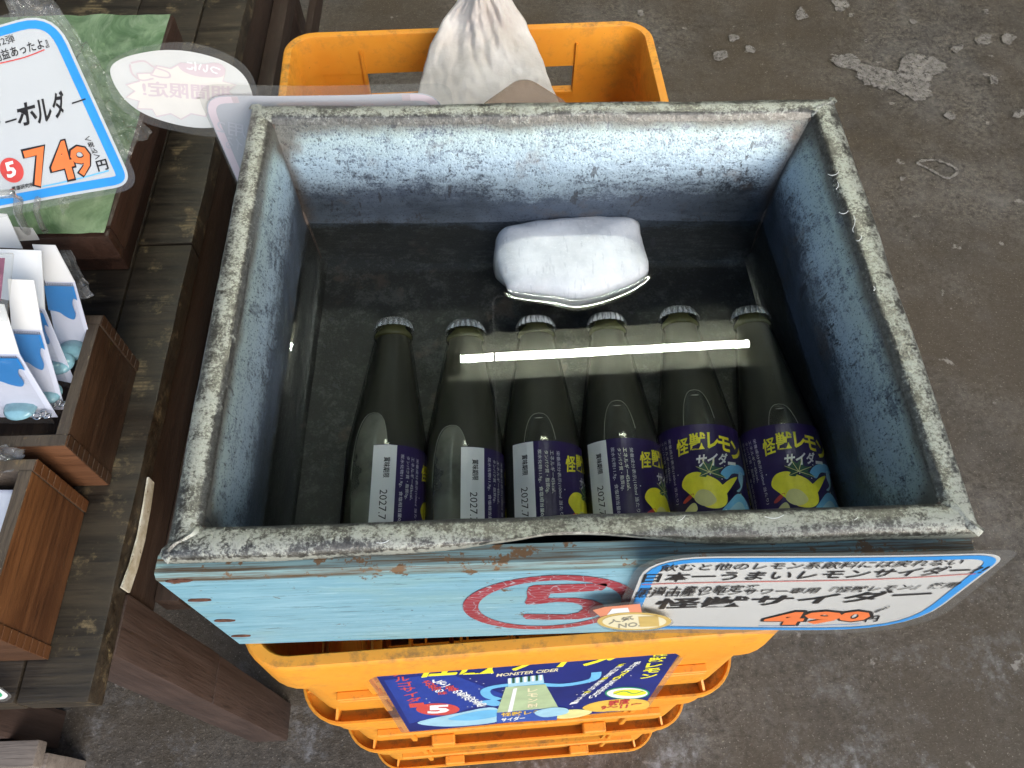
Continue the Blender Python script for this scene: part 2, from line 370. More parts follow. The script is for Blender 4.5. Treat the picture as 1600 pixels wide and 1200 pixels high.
class MB:
    def __init__(s): s.v = []; s.f = []; s.m = []
    def add(s, verts, faces, mi=0):
        k = len(s.v); s.v += [Vector(v) for v in verts]; s.f += [tuple(i + k for i in f) for f in faces]; s.m += [mi] * len(faces); return s
    def box(s, x0, x1, y0, y1, z0, z1, mi=0, bev=0):
        if bev <= 0:
            v = [(x0, y0, z0), (x1, y0, z0), (x1, y1, z0), (x0, y1, z0), (x0, y0, z1), (x1, y0, z1), (x1, y1, z1), (x0, y1, z1)]
            return s.add(v, [(0, 3, 2, 1), (4, 5, 6, 7), (0, 1, 5, 4), (1, 2, 6, 5), (2, 3, 7, 6), (3, 0, 4, 7)], mi)
        bm = bmesh.new(); bmesh.ops.create_cube(bm, size=1)
        for q in bm.verts: q.co = Vector(((x0 + x1) / 2 + q.co.x * (x1 - x0), (y0 + y1) / 2 + q.co.y * (y1 - y0), (z0 + z1) / 2 + q.co.z * (z1 - z0)))
        bmesh.ops.bevel(bm, geom=bm.edges[:], offset=bev, segments=2, affect='EDGES', profile=.6)
        bm.verts.index_update(); s.add([q.co.copy() for q in bm.verts], [tuple(q.index for q in f.verts) for f in bm.faces], mi); bm.free(); return s
    def tube(s, pts, r, n=8, mi=0, caps=True):
        pts = [Vector(p) for p in pts]; k = len(s.v); up = Vector((0, 0, 1))
        for i, p in enumerate(pts):
            d = (pts[min(i + 1, len(pts) - 1)] - pts[max(i - 1, 0)]).normalized()
            a_ = d.cross(up); a_ = a_ if a_.length > 1e-4 else d.cross(Vector((1, 0, 0))); a_.normalize(); b_ = d.cross(a_)
            rr = r[i] if isinstance(r, (list, tuple)) else r
            for j in range(n): s.v.append(p + (a_ * cos(2 * pi * j / n) + b_ * sin(2 * pi * j / n)) * rr)
        for i in range(len(pts) - 1):
            for j in range(n): s.f.append((k + i * n + j, k + i * n + (j + 1) % n, k + (i + 1) * n + (j + 1) % n, k + (i + 1) * n + j)); s.m.append(mi)
        if caps:
            s.f.append(tuple(k + j for j in range(n))[::-1]); s.m.append(mi); e_ = k + (len(pts) - 1) * n
            s.f.append(tuple(e_ + j for j in range(n))); s.m.append(mi)
        return s
    def build(s, name, mats, parent=None, smooth=False, kind=None, label=None):
        return mesh_obj(name, s.v, s.f, mats, parent, s.m if isinstance(mats, list) else None, smooth, kind, label)
def autosmooth(o, ang=40):
    me = o.data; me.polygons.foreach_set('use_smooth', [True] * len(me.polygons))
    bm = bmesh.new(); bm.from_mesh(me)
    for e_ in bm.edges:
        if len(e_.link_faces) == 2 and e_.calc_face_angle(0) > rad(ang): e_.smooth = False
    bm.to_mesh(me); bm.free(); return o
def bevel_mod(o, wd=.001, seg=2):
    m = o.modifiers.new('bevel', 'BEVEL'); m.width = wd; m.segments = seg; m.limit_method = 'ANGLE'; m.angle_limit = rad(35); return o
def solid(o, t, off=0):
    m = o.modifiers.new('thickness', 'SOLIDIFY'); m.thickness = t; m.offset = off; return o
def subdivided_box(name, x0, x1, y0, y1, z0, z1, mat, parent, bev=.0015, wob=.0008, seed=0, cell=.02):
    bm = bmesh.new(); bmesh.ops.create_cube(bm, size=1)
    for q in bm.verts: q.co = Vector(((x0 + x1) / 2 + q.co.x * (x1 - x0), (y0 + y1) / 2 + q.co.y * (y1 - y0), (z0 + z1) / 2 + q.co.z * (z1 - z0)))
    bmesh.ops.bevel(bm, geom=bm.edges[:], offset=bev, segments=2, affect='EDGES', profile=.6)
    L = max(x1 - x0, y1 - y0, z1 - z0); ax = [x1 - x0, y1 - y0, z1 - z0].index(L); lo = (x0, y0, z0)[ax]
    for i in range(1, int(L / cell)):
        p = Vector((0, 0, 0)); p[ax] = lo + i * cell; nn = Vector((0, 0, 0)); nn[ax] = 1
        bmesh.ops.bisect_plane(bm, geom=bm.verts[:] + bm.edges[:] + bm.faces[:], plane_co=p, plane_no=nn)
    c = Vector(((x0 + x1) / 2, (y0 + y1) / 2, (z0 + z1) / 2))
    for q in bm.verts:
        nv = noise.noise_vector(q.co * 18 + Vector((seed * 7.3, 0, 0))); q.co += nv * wob
    bm.verts.index_update(); v = [q.co.copy() for q in bm.verts]; f = [tuple(q.index for q in ff.verts) for ff in bm.faces]; bm.free()
    o = mesh_obj(name, v, f, mat, parent); return autosmooth(o, 30)

# ---------- flat print: text, outlines and strokes in local (u,v)
_tc = {}
def glyphs(txt, bold=0.0):
    key = (txt, bold)
    if key not in _tc:
        c = bpy.data.curves.new('tmp', 'FONT'); c.body = txt; c.resolution_u = 2; c.offset = bold; o = bpy.data.objects.new('tmp', c); COL.objects.link(o)
        dg = bpy.context.evaluated_depsgraph_get(); me = bpy.data.meshes.new_from_object(o.evaluated_get(dg))
        v = [(p.co.x, p.co.y) for p in me.vertices]; f = [tuple(p.vertices) for p in me.polygons]
        bpy.data.objects.remove(o); bpy.data.curves.remove(c); bpy.data.meshes.remove(me)
        if v:
            x0 = min(p[0] for p in v); x1 = max(p[0] for p in v); y0 = min(p[1] for p in v); y1 = max(p[1] for p in v)
            v = [((p[0] - x0) / max(x1 - x0, 1e-6), (p[1] - y0) / max(y1 - y0, 1e-6)) for p in v]
        _tc[key] = (v, f)
    return _tc[key]
class Print:
    """flat print gathered as 2-D shapes with a layer height; mapped to the surface by fn(u, v, h)"""
    def __init__(s): s.items = []
    def text(s, txt, p0, p1, p2, mat, h=1, bold=.0):        # p0 lower-left, p1 lower-right, p2 upper-left in uv
        kj = any(0x4e00 <= ord(c_) <= 0x9fff for c_ in txt)
        if kj and bold > .015:
            e1 = (p1[0] - p0[0], p1[1] - p0[1]); n_ = max(1, len(txt)); sh = bold * 1.1 / n_; e2 = (p2[0] - p0[0], p2[1] - p0[1])
            for q, (dx, dy) in enumerate(((0, 0), (sh * .8, 0), (sh * .4, bold * .4))):
                o_ = (e1[0] * dx + e2[0] * dy, e1[1] * dx + e2[1] * dy)
                s.text(txt, (p0[0] + o_[0], p0[1] + o_[1]), (p1[0] + o_[0], p1[1] + o_[1]), (p2[0] + o_[0], p2[1] + o_[1]), mat, h + .25 * q, .012)
            return
        v, f = glyphs(txt, bold); e1 = (p1[0] - p0[0], p1[1] - p0[1]); e2 = (p2[0] - p0[0], p2[1] - p0[1])
        s.items.append(([(p0[0] + a_ * e1[0] + b_ * e2[0], p0[1] + a_ * e1[1] + b_ * e2[1]) for a_, b_ in v], f, mat, h))
    def poly(s, pts, mat, h=1):
        tri = tessellate_polygon([[Vector((p[0], p[1], 0)) for p in pts]])
        s.items.append((list(pts), [tuple(t) for t in tri], mat, h))
    def blob(s, pts, mat, h=1, k=6): s.poly(catmull(pts, k), mat, h)
    def stroke(s, pts, wd, mat, h=1, k=5, closed=False):
        if k > 1: pts = catmull(pts, k, closed)
        n = len(pts); L = []; R_ = []
        for i in range(n):
            a_ = pts[(i - 1) % n] if (closed or i > 0) else pts[i]; b_ = pts[(i + 1) % n] if (closed or i < n - 1) else pts[i]
            dx, dy = b_[0] - a_[0], b_[1] - a_[1]; l = math.hypot(dx, dy) or 1
            ww = wd(i / (n - 1)) if callable(wd) else wd
            nx, ny = -dy / l * ww / 2, dx / l * ww / 2; L.append((pts[i][0] + nx, pts[i][1] + ny)); R_.append((pts[i][0] - nx, pts[i][1] - ny))
        f = [(i, i + 1, n + i + 1, n + i) for i in range(n - 1)]
        if closed: f.append((n - 1, 0, n, 2 * n - 1))
        s.items.append((L + R_, f, mat, h))
    def ellipse(s, c, a_, b_, mat, h=1, n=40, rot=0):
        s.poly([(c[0] + a_ * cos(t) * cos(rot) - b_ * sin(t) * sin(rot), c[1] + a_ * cos(t) * sin(rot) + b_ * sin(t) * cos(rot)) for t in [2 * pi * i / n for i in range(n)]], mat, h)
    def build(s, name, parent, fn, slices=None, label=None):
        mats = []; V = []; Fc = []; fm = []
        for v, f, m, h in s.items:
            if m not in mats: mats.append(m)
            mi = mats.index(m)
            if slices:
                bm = bmesh.new(); bv = [bm.verts.new((p[0], p[1], 0)) for p in v]
                for ff in f:
                    try: bm.faces.new([bv[i] for i in ff])
                    except ValueError: pass
                lo = min(p[0] for p in v); hi = max(p[0] for p in v); q = math.floor(lo / slices) * slices + slices
                while q < hi:
                    bmesh.ops.bisect_plane(bm, geom=bm.verts[:] + bm.edges[:] + bm.faces[:], plane_co=(q, 0, 0), plane_no=(1, 0, 0)); q += slices
                bm.verts.index_update(); v = [(p.co.x, p.co.y) for p in bm.verts]; f = [tuple(x.index for x in ff.verts) for ff in bm.faces]; bm.free()
            k = len(V); V += [fn(p[0], p[1], h) for p in v]; Fc += [tuple(i + k for i in ff) for ff in f]; fm += [mi] * len(f)
        return mesh_obj(name, V, Fc, mats, parent, fm, label=label)
def catmull(p, k=6, closed=True):
    n = len(p); out = []
    for i in range(n if closed else n - 1):
        g_ = (lambda j: p[j % n]) if closed else (lambda j: p[max(0, min(n - 1, j))])
        a_, b_, c_, d_ = g_(i - 1), g_(i), g_(i + 1), g_(i + 2)
        for j in range(k):
            t = j / k
            out.append(tuple(.5 * (2 * b_[q] + (c_[q] - a_[q]) * t + (2 * a_[q] - 5 * b_[q] + 4 * c_[q] - d_[q]) * t * t + (3 * b_[q] - a_[q] - 3 * c_[q] + d_[q]) * t ** 3) for q in (0, 1)))
    if not closed: out.append(tuple(p[-1]))
    return out
def rounded(pts, r, n=7):
    """round the corners of a polygon (list of 2-D points), r single or per corner"""
    out = []; N_ = len(pts)
    for i in range(N_):
        p = Vector(pts[i]); a_ = Vector(pts[i - 1]) - p; b_ = Vector(pts[(i + 1) % N_]) - p; rr = r[i] if isinstance(r, (list, tuple)) else r
        rr = min(rr, a_.length * .49, b_.length * .49); s0 = p + a_.normalized() * rr; s1 = p + b_.normalized() * rr
        for j in range(n + 1):
            t = j / n; q = s0 * (1 - t) ** 2 + p * 2 * t * (1 - t) + s1 * t * t; out.append((q.x, q.y))
    return out
class Plane:
    def __init__(s, O, U, V, eps=.00018):
        s.O = Vector(O); s.U = Vector(U).normalized(); s.N = s.U.cross(Vector(V)).normalized(); s.V = s.N.cross(s.U); s.eps = eps
    def px(s, x, y):
        d = ray(x, y); t = (s.O - CP).dot(s.N) / d.dot(s.N); p = CP + d * t - s.O; return (p.dot(s.U), p.dot(s.V))
    def fn(s, u, v, h): return s.O + s.U * u + s.V * v + s.N * (h * s.eps)
    def curved(s, amp, L, ph=0): # gentle waviness of a laminated sheet
        return lambda u, v, h: s.O + s.U * u + s.V * v + s.N * (h * s.eps + amp * sin(u / L * pi + ph))
    def line(s, pr, txt, a_, b_, top, mat, h=2, bold=.0):   # a_, b_: baseline ends in photo pixels; top: point above a_
        pr.text(txt, s.px(*a_), s.px(*b_), s.px(*top), mat, h, bold)
def sheet(name, outline, mat, parent, fn, h, thick=None, label=None):
    pr = Print(); pr.poly(outline, mat, h); return pr.build(name, parent, fn, slices=.01, label=label)

# ================================================================== SETTING
mesh_obj('floor', [(-15, -15, 0), (15, -15, 0), (15, 15, 0), (-15, 15, 0)], [(0, 1, 2, 3)], M['floor'], kind='structure')
MB().box(-6, 7, .0, 6, 3.25, 3.35).build('ceiling', M['ceiling'], kind='structure')
tag(MB().box(-6, 7, 3.2, 3.35, 0, 3.24).build('light_block_wall', M['ceiling']), 'unseen dark plain wall added to keep out light from the far side', 'wall')  # unseen; added so no daylight comes in from behind
# lamp: mirrored in the water
def up(px_, py_, H):
    q = atz(px_, py_, .806); d = ray(px_, py_); d.z = -d.z; return q + d * ((H - .806) / d.z)
HL = 2.95
A, B = up(717, 560, HL), up(1171, 536, HL)
lamp = thing('ceiling_lamp', ((A + B) / 2), 'lit fluorescent tube lamp under the ceiling, mirrored in the water', 'lamp')
t_ = MB().tube([A, B], .0155, 12).build('lamp_tube', M['tube'], lamp, True)
D = (B - A).normalized(); S = Vector((-D.y, D.x, 0)); Z = Vector((0, 0, 1))
mb = MB(); e0, e1 = A - D * .07, B + D * .09
prof = [(-.115, -.005), (-.112, -.010), (-.035, .055), (.035, .055), (.112, -.010), (.115, -.005), (.04, .075), (-.04, .075)]
mb.add([e + S * a_ + Z * b_ for e in (e0, e1) for a_, b_ in prof], [(i, (i + 1) % 8, 8 + (i + 1) % 8, 8 + i) for i in range(8)] + [tuple(range(8))[::-1], tuple(range(8, 16))])
mb.build('lamp_housing', M['housing'], lamp)
for e in (A - D * .012, B + D * .012): MB().box(e.x - .018, e.x + .018, e.y - .02, e.y + .02, e.z - .02, e.z + .056).build('tube_holder', M['housing'], lamp)
MB().box((A.x + B.x) / 2 - .01, (A.x + B.x) / 2 + .01, (A.y + B.y) / 2 - .01, (A.y + B.y) / 2 + .01, HL + .07, 3.252).build('hanging_rod', M['housing'], lamp)

# bare patches in the floor
def patch(pix, seed, inner=None):
    pts = catmull([tuple(atz(x, y, 0))[:2] for x, y in pix], 26)
    c = Vector((sum(p[0] for p in pts) / len(pts), sum(p[1] for p in pts) / len(pts)))
    o = []
    for p in pts:
        am = min(1, (Vector(p) - c).length / .05)
        nn = am * (noise.noise(Vector((p[0] * 60 + seed, p[1] * 60, 0))) * .010 + noise.noise(Vector((p[0] * 170, p[1] * 170 + seed, 0))) * .007 + noise.noise(Vector((p[0] * 420, p[1] * 420 + seed, 0))) * .005)
        q = Vector(p) + (Vector(p) - c).normalized() * nn; o.append((q.x, q.y))
    return o
pr = Print()
pr.poly(patch([(1300, 92), (1330, 86), (1345, 100), (1375, 108), (1400, 112), (1412, 90), (1440, 88), (1462, 95), (1478, 108), (1455, 125), (1452, 150), (1435, 160), (1410, 148), (1375, 140), (1345, 130), (1335, 112), (1308, 106)], 1), M['patch'], 1)
ring = [(1433, 256), (1460, 252), (1488, 262), (1494, 272), (1478, 280), (1455, 268)]
pr.stroke(catmull([tuple(atz(x, y, 0))[:2] for x, y in ring], 14), lambda t: .0065 + .007 * noise.noise(Vector((t * 22, 0, 4))), M['patch'], 1, 1, True)
for (x, y, s) in [(1250, 25, 14), (1170, 80, 9), (1125, 90, 11), (1310, 10, 13), (1483, 182, 8), (1552, 128, 9), (1535, 65, 13), (1575, 60, 12), (1495, 78, 9), (1590, 180, 12), (1145, 62, 7), (1428, 36, 6), (1540, 20, 5), (1000, 22, 5), (1410, 280, 5), (1330, 25, 5), (1353, 65, 4)]:
    q = [(x + s * (1 + .5 * random.uniform(-1, 1)) * cos(k * pi / 4), y + .7 * s * (1 + .5 * random.uniform(-1, 1)) * sin(k * pi / 4)) for k in range(8)]
    pr.poly(patch(q, x), M['patch'], 1)
o = pr.build('floor_patch', None, lambda u, v, h: Vector((u, v, .004))); o['kind'] = 'structure'

# ================================================================== ORANGE CRATES
def ringpts(x0, x1, y0, y1, r, n=8):
    P = []
    for cx, cy_, a0 in ((x1 - r, y0 + r, -90), (x1 - r, y1 - r, 0), (x0 + r, y1 - r, 90), (x0 + r, y0 + r, 180)):
        for j in range(n + 1):
            t = rad(a0 + 90 * j / n); P.append((cx + r * cos(t), cy_ + r * sin(t)))
    return P
def loft(mb, rings, closed=True, mi=0):
    n = len(rings[0]); k = len(mb.v)
    for r_ in rings: mb.v += [Vector(p) for p in r_]
    for i in range(len(rings) - 1):
        for j in range(n):
            mb.f.append((k + i * n + j, k + i * n + (j + 1) % n, k + (i + 1) * n + (j + 1) % n, k + (i + 1) * n + j)); mb.m.append(mi)
    return mb
def crate_parts(parent, W_, D_, H_, base, holes=True):
    """base corner-centred at parent; local frame, x along width, y depth; parts placed in world coordinates before rotation"""
    bx, by, bz = base; x0, x1, y0, y1 = bx - W_ / 2, bx + W_ / 2, by, by + D_; R0 = .042
    RG = lambda ins, z, f=None: [(p[0], p[1], z if f is None else f(p, z)) for p in ringpts(x0 + ins, x1 - ins, y0 + ins, y1 - ins, max(.004, R0 - ins), 8)]
    T = bz + H_
    # top rim: raised flat rim, rounded edge, skirt hanging lower at the corners
    def corner(p, z):
        dx = min(abs(p[0] - x0), abs(p[0] - x1)); dy = min(abs(p[1] - y0), abs(p[1] - y1)); low = max(dx, dy) < .085
        return z - (.026 if low else 0)
    dense = lambda ins, z, f=None: densify([(p[0], p[1], z) for p in ringpts(x0 + ins, x1 - ins, y0 + ins, y1 - ins, max(.004, R0 - ins), 8)], f)
    def densify(P, f):
        out = []; n = len(P)
        for i in range(n):
            a_, b_ = Vector(P[i]), Vector(P[(i + 1) % n]); L = (b_ - a_).length; k = 24 if L > .1 else 1
            for j in range(k): out.append(a_.lerp(b_, j / k))
        if f: out = [Vector((p.x, p.y, f(p, p.z))) for p in out]
        return out
    m = MB(); loft(m, [dense(.0185, T - .052), dense(.0175, T - .003), dense(.0165, T - .0005), dense(.012, T), dense(.009, T), dense(.0075, T - .0015), dense(.0065, T - .004), dense(.0045, T - .034, corner), dense(.0065, T - .0355, corner), dense(.0085, T - .020), dense(.0140, T - .014), dense(.0145, T - .048)])
    autosmooth(m.build('top_rim', M['orange'], parent), 32)
    # walls (one per side) with openings, between corner posts
    zt, zb = T - .012, bz + .012; t = .0035
    def wall(axis, pos, a0, a1, holes_):
        m = MB(); us = sorted({a0, a1, *[h[0] for h in holes_], *[h[1] for h in holes_]}); vs = sorted({zb, zt, *[h[2] for h in holes_], *[h[3] for h in holes_]})
        for i in range(len(us) - 1):
            for j in range(len(vs) - 1):
                cu, cv = (us[i] + us[i + 1]) / 2, (vs[j] + vs[j + 1]) / 2
                if any(h[0] < cu < h[1] and h[2] < cv < h[3] for h in holes_): continue
                if axis == 'y': m.box(us[i], us[i + 1], pos - t / 2, pos + t / 2, vs[j], vs[j + 1])
                else: m.box(pos - t / 2, pos + t / 2, us[i], us[i + 1], vs[j], vs[j + 1])
        for h in holes_:   # raised frame round the opening
            for sgn in (1,):
                if axis == 'y':
                    m.box(h[0] - .004, h[0] - .0005, pos - .006, pos + .006, h[2] - .004, h[3] + .004); m.box(h[1] + .0005, h[1] + .004, pos - .006, pos + .006, h[2] - .004, h[3] + .004)
                    m.box(h[0], h[1], pos - .006, pos + .006, h[2] - .004, h[2] - .0005)
        return m
    ins = .015; hw = W_ * .5 - .085
    hz0, hz1 = T - .088, T - .024
    far = [(bx - hw + .01, bx + hw - .01, hz0, hz1)]
    o = wall('y', y1 - ins, x0 + R0, x1 - R0, far).build('wall', M['orange'], parent)
    fr = [(bx - hw + .012, bx + hw - .012, T - .120, T - .085)]
    wall('y', y0 + ins, x0 + R0, x1 - R0, fr).build('wall', M['orange'], parent)
    for xx in (x0 + ins, x1 - ins):
        wall('x', xx, y0 + R0, y1 - R0, [(by + D_ / 2 - .06, by + D_ / 2 + .06, hz0, hz1)]).build('wall', M['orange'], parent)
    # rounded corner posts
    for cx, cy_, a0 in ((x1 - R0, y0 + R0, -90), (x1 - R0, y1 - R0, 0), (x0 + R0, y1 - R0, 90), (x0 + R0, y0 + R0, 180)):
        m = MB(); r1, r2 = R0 - ins + t / 2, R0 - ins - t / 2; n = 8
        P = [(cx + r1 * cos(rad(a0 + 90 * j / n)), cy_ + r1 * sin(rad(a0 + 90 * j / n))) for j in range(n + 1)] + [(cx + r2 * cos(rad(a0 + 90 * j / n)), cy_ + r2 * sin(rad(a0 + 90 * j / n))) for j in range(n, -1, -1)]
        K = len(P); m.add([(*p, zb) for p in P] + [(*p, zt) for p in P], [(i, (i + 1) % K, K + (i + 1) % K, K + i) for i in range(K)])
        autosmooth(m.build('corner_post', M['orange'], parent), 40)
    # ribs on the front wall
    m = MB()
    for zz in (bz + .098, T - .135): m.box(x0 + R0 + .01, x1 - R0 - .01, y0 + .006, y0 + ins - .0018, zz, zz + .004)
    for xx in (bx - hw, bx + hw): m.box(xx - .003, xx + .003, y0 + ins - .006, y0 + ins - .0018, bz + .015, T - .055)
    for xx in (bx - hw + .035, bx + hw - .035):
        m.box(xx - .014, xx + .014, y0 + .001, y0 + ins - .0018, bz + .013, bz + .03, 0, .002)
    bevel_mod(m.build('rib', M['orange'], parent), .0008, 1)
    # bottom flange: shallow tray with an upturned lip and corner gussets
    m = MB(); loft(m, [dense(.017, bz + .0035), dense(.004, bz + .0035), dense(.0035, bz + .004), dense(.0028, bz + .015), dense(.0006, bz + .015), dense(0, bz + .0135), dense(.0004, bz + .0005), dense(.022, bz + .0005), dense(.022, bz + .0035)])
    autosmooth(m.build('bottom_flange', M['orange'], parent), 50)
    for cx, cy_, a0 in ((x1 - R0, y0 + R0, -90), (x1 - R0, y1 - R0, 0), (x0 + R0, y1 - R0, 90), (x0 + R0, y0 + R0, 180)):
        for q in (12, 78):
            m = MB()
            a_ = rad(a0 + q); d = Vector((cos(a_), sin(a_), 0)); s_ = Vector((-sin(a_), cos(a_), 0)) * .0012; c = Vector((cx, cy_, 0))
            p0, p1 = c + d * (R0 - ins + .001), c + d * (R0 - .003)
            m.add([(p0 - s_) + Z * (bz + .004), (p1 - s_) + Z * (bz + .004), (p1 - s_) + Z * (bz + .013), (p0 - s_) + Z * (bz + .022), (p0 + s_) + Z * (bz + .004), (p1 + s_) + Z * (bz + .004), (p1 + s_) + Z * (bz + .013), (p0 + s_) + Z * (bz + .022)],
                  [(0, 1, 2, 3), (7, 6, 5, 4), (0, 4, 5, 1), (1, 5, 6, 2), (2, 6, 7, 3), (3, 7, 4, 0)])
            m.build('gusset', M['orange'], parent)
    # base grid
    m = MB()
    for i in range(1, 6): xx = x0 + ins + (W_ - 2 * ins) * i / 6; m.box(xx - .0015, xx + .0015, y0 + ins + .002, y1 - ins - .002, bz + .004, bz + .03)
    for i in range(1, 4): yy = y0 + ins + (D_ - 2 * ins) * i / 4; m.box(x0 + ins + .002, x1 - ins - .002, yy - .0015, yy + .0015, bz + .004, bz + .0295)
    m.build('bottle_divider', M['orange'], parent)
def copy_tree(o, loc, label):
    r = o.copy(); COL.objects.link(r); r.location = loc; r['label'] = label
    for ch in list(o.children):
        c = ch.copy(); COL.objects.link(c); c.parent = r
    return r
CW, CD, CH = .425, .352, .2425
def stack(cx, y0, Wd, Dp, yaw, labels, group):
    first = thing('bottle_crate', (cx, y0, 0), labels[0], 'crate', group)
    crate_parts(first, Wd, Dp, CH, (cx, y0, 0)); first.rotation_euler = (0, 0, yaw)
    out = [first]
    for k in (1, 2): out.append(copy_tree(first, (cx, y0, k * CH + k * .0006), labels[k]))
    return out
FS = stack(-.0235, -.0275, CW, CD, rad(2.4), ['lowest orange plastic crate of the front stack, standing on the concrete floor',
     'middle orange plastic crate of the front stack, below the crate with the blue poster',
     'orange plastic crate with the blue poster, directly under the pale blue water box'], 'orange crates stacked under the blue box')
RS = stack(-.0510, .370, .445, .335, rad(1.9), ['lowest orange plastic crate of the rear stack behind the zinc tub',
     'middle orange plastic crate of the rear stack behind the zinc tub',
     'open orange plastic crate behind the zinc tub, with the white cloth hanging into it'], 'orange crates stacked behind the box')

# ================================================================== BLUE BOX WITH ZINC LINER
box = thing('water_box', (0, .17, .729), 'pale blue wooden box lined with worn zinc sheet, filled with water and bottles', 'box')
zb0, zt0 = .729, .889
def board(name, a_, b_, t_in, zb_, zt_, mat):   # a_, b_ outer bottom corners; t_in = vector to inside
    n = 22; m = MB(); V = []
    for i in range(n + 1):
        p = a_.lerp(b_, i / n)
        for q, z in ((p, zb_), (p + t_in, zb_), (p + t_in, zt_), (p + t_in * .18, zt_ + .0003), (p, zt_ - .003)):
            nv = noise.noise(Vector((p.x * 40, p.y * 40, z * 30))) * .0002; V.append((q.x, q.y + nv, z + nv))
    Fc = [];
    for i in range(n):
        for j in range(5): Fc.append((i * 5 + j, i * 5 + (j + 1) % 5, (i + 1) * 5 + (j + 1) % 5, (i + 1) * 5 + j))
    Fc += [(4, 3, 2, 1, 0), tuple(n * 5 + j for j in range(5))]
    m.add(V, Fc); o = m.build(name, mat, box); return autosmooth(o, 35)
board('front_board', Vector((-.2305, -.0085, 0)), Vector((.2235, -.0085, 0)), Vector((0, .013, 0)), zb0, zt0, M['blue'])
board('back_board', Vector((-.229, .362, 0)), Vector((.229, .358, 0)), Vector((0, -.010, 0)), zb0, zt0 - .003, M['blue'])
board('side_board', Vector((-.2295, .0048, 0)), Vector((-.2285, .3515, 0)), Vector((.010, 0, 0)), zb0, zt0 - .004, M['blue'])
board('side_board', Vector((.2225, .0048, 0)), Vector((.2285, .3485, 0)), Vector((-.010, 0, 0)), zb0, zt0 - .004, M['blue'])
MB().box(-.219, .214, .006, .35, zb0 - .001, zb0 + .007).build('bottom_board', M['blue'], box)
for k, (px_, py_) in enumerate([(280, 908), (312, 938), (350, 970), (377, 994)]):
    p = aty(px_, py_, -.0090); m = MB()
    P = [(p.x + (.0042 + .0012 * random.random()) * cos(q * pi / 6) * 1.5, p.z + (.0022) * sin(q * pi / 6) * (1 + .4 * random.random())) for q in range(12)]
    m.add([(x, -.0092, z) for x, z in P] + [(x, -.0080, z) for x, z in P], [tuple(range(12))[::-1]] + [((i + 1) % 12, i, 12 + i, 12 + (i + 1) % 12) for i in range(12)])
    m.build('nail', M['rust'], box)
# circled 5
P5 = Plane((0, -.00872, 0), (1, 0, 0), (0, 0, 1), .0002)
pr = Print()
c = P5.px(858, 940)
el = [P5.px(858 + 124 * cos(2 * pi * i / 48), 940 + 38 * sin(2 * pi * i / 48) - 1) for i in range(48)]
cx5, cz5, rx5, rz5 = -.0105, .8085, .0505, .0585
pr.stroke([(cx5 + rx5 * cos(2 * pi * i / 48), cz5 + rz5 * sin(2 * pi * i / 48)) for i in range(48)], .0098, M['redpaint'], 1, 1, True)
px5 = lambda L: [P5.px(x, y) for x, y in L]
pr.poly(px5([(835, 914), (947, 911), (949, 914), (945, 919), (940, 922), (860, 927), (856, 934), (900, 934), (925, 937), (941, 943), (945, 949), (940, 957), (928, 963), (905, 967), (860, 968), (822, 967), (817, 963), (820, 959), (835, 959), (885, 960), (903, 957), (911, 951), (908, 945), (895, 941), (870, 940), (835, 944), (822, 944), (820, 941), (824, 933), (823, 925), (826, 917)]), M['redpaint'], 1)
pr.build('painted_mark', box, P5.fn, slices=.01)

# zinc liner: lofted rings; per-side outer/inner corners measured from the photo
OC = [Vector((-.2225, -.0015, 0)), Vector((.2245, -.0005, 0)), Vector((.2285, .3535, 0)), Vector((-.2235, .3575, 0))]   # front-left, front-right, back-right, back-left
IC = [Vector((-.2065, .0165, 0)), Vector((.2095, .0175, 0)), Vector((.2085, .3370, 0)), Vector((-.2070, .3415, 0))]
WC = [Vector((-.2020, .0230, 0)), Vector((.2035, .0240, 0)), Vector((.1905, .3140, 0)), Vector((-.1985, .3220, 0))]     # at water level
BC = [Vector((-.1990, .0240, 0)), Vector((.2020, .0250, 0)), Vector((.1890, .3080, 0)), Vector((-.1930, .3140, 0))]
PS = 56
def ringc(C4, z, bulge=0., wob=0., seed=0, zw=0.):
    out = []; cen = sum(C4, Vector((0, 0, 0))) / 4
    for s_ in range(4):
        a_, b_ = C4[s_], C4[(s_ + 1) % 4]; nrm = Vector((-(b_ - a_).y, (b_ - a_).x, 0)).normalized()
        for i in range(PS):
            t = i / PS; p = a_.lerp(b_, t); e_ = sin(pi * t) ** .5
            q = p + nrm * (bulge * e_ + wob * e_ * (noise.noise(Vector((p.x * 14 + seed, p.y * 14, z * 20))) + .4 * noise.noise(Vector((p.x * 50 + seed, p.y * 50, z * 60)))))
            out.append(Vector((q.x, q.y, z + zw * noise.noise(Vector((p.x * 12 + seed * 3, p.y * 12, 5))))))
    return out
lerp4 = lambda A_, B_, t: [a_.lerp(b_, t) for a_, b_ in zip(A_, B_)]
rg = []
front_lift = lambda i: math.exp(-(((i % (4 * PS)) / PS - .49) / .13) ** 2) if i < PS else 0   # dent: the rim lifts off the board
def push(r_, lift=0, yin=0, rimw=0):
    for i, p in enumerate(r_):
        g_ = front_lift(i); p.z += lift * g_; p.y += yin * g_
    rg.append(r_)
push(ringc(lerp4(OC, IC, .10), .8905, 0, .0006, 1), .006, .006)
push(ringc(OC, .8905, 0, .0014, 1, .001), .0095, .006)
push(ringc([o_ + (o_ - i_) * .02 for o_, i_ in zip(OC, IC)], .8945, 0, .0014, 1, .001), .007, .006)
push(ringc(OC, .8985, 0, .0012, 1, .001), .006, .006)
push(ringc(lerp4(OC, IC, .12), .9005, 0, .001, 1, .001), .003, .003)
push(ringc(lerp4(OC, IC, .45), .9015, 0, .0008, 2, .0012), .001, 0)
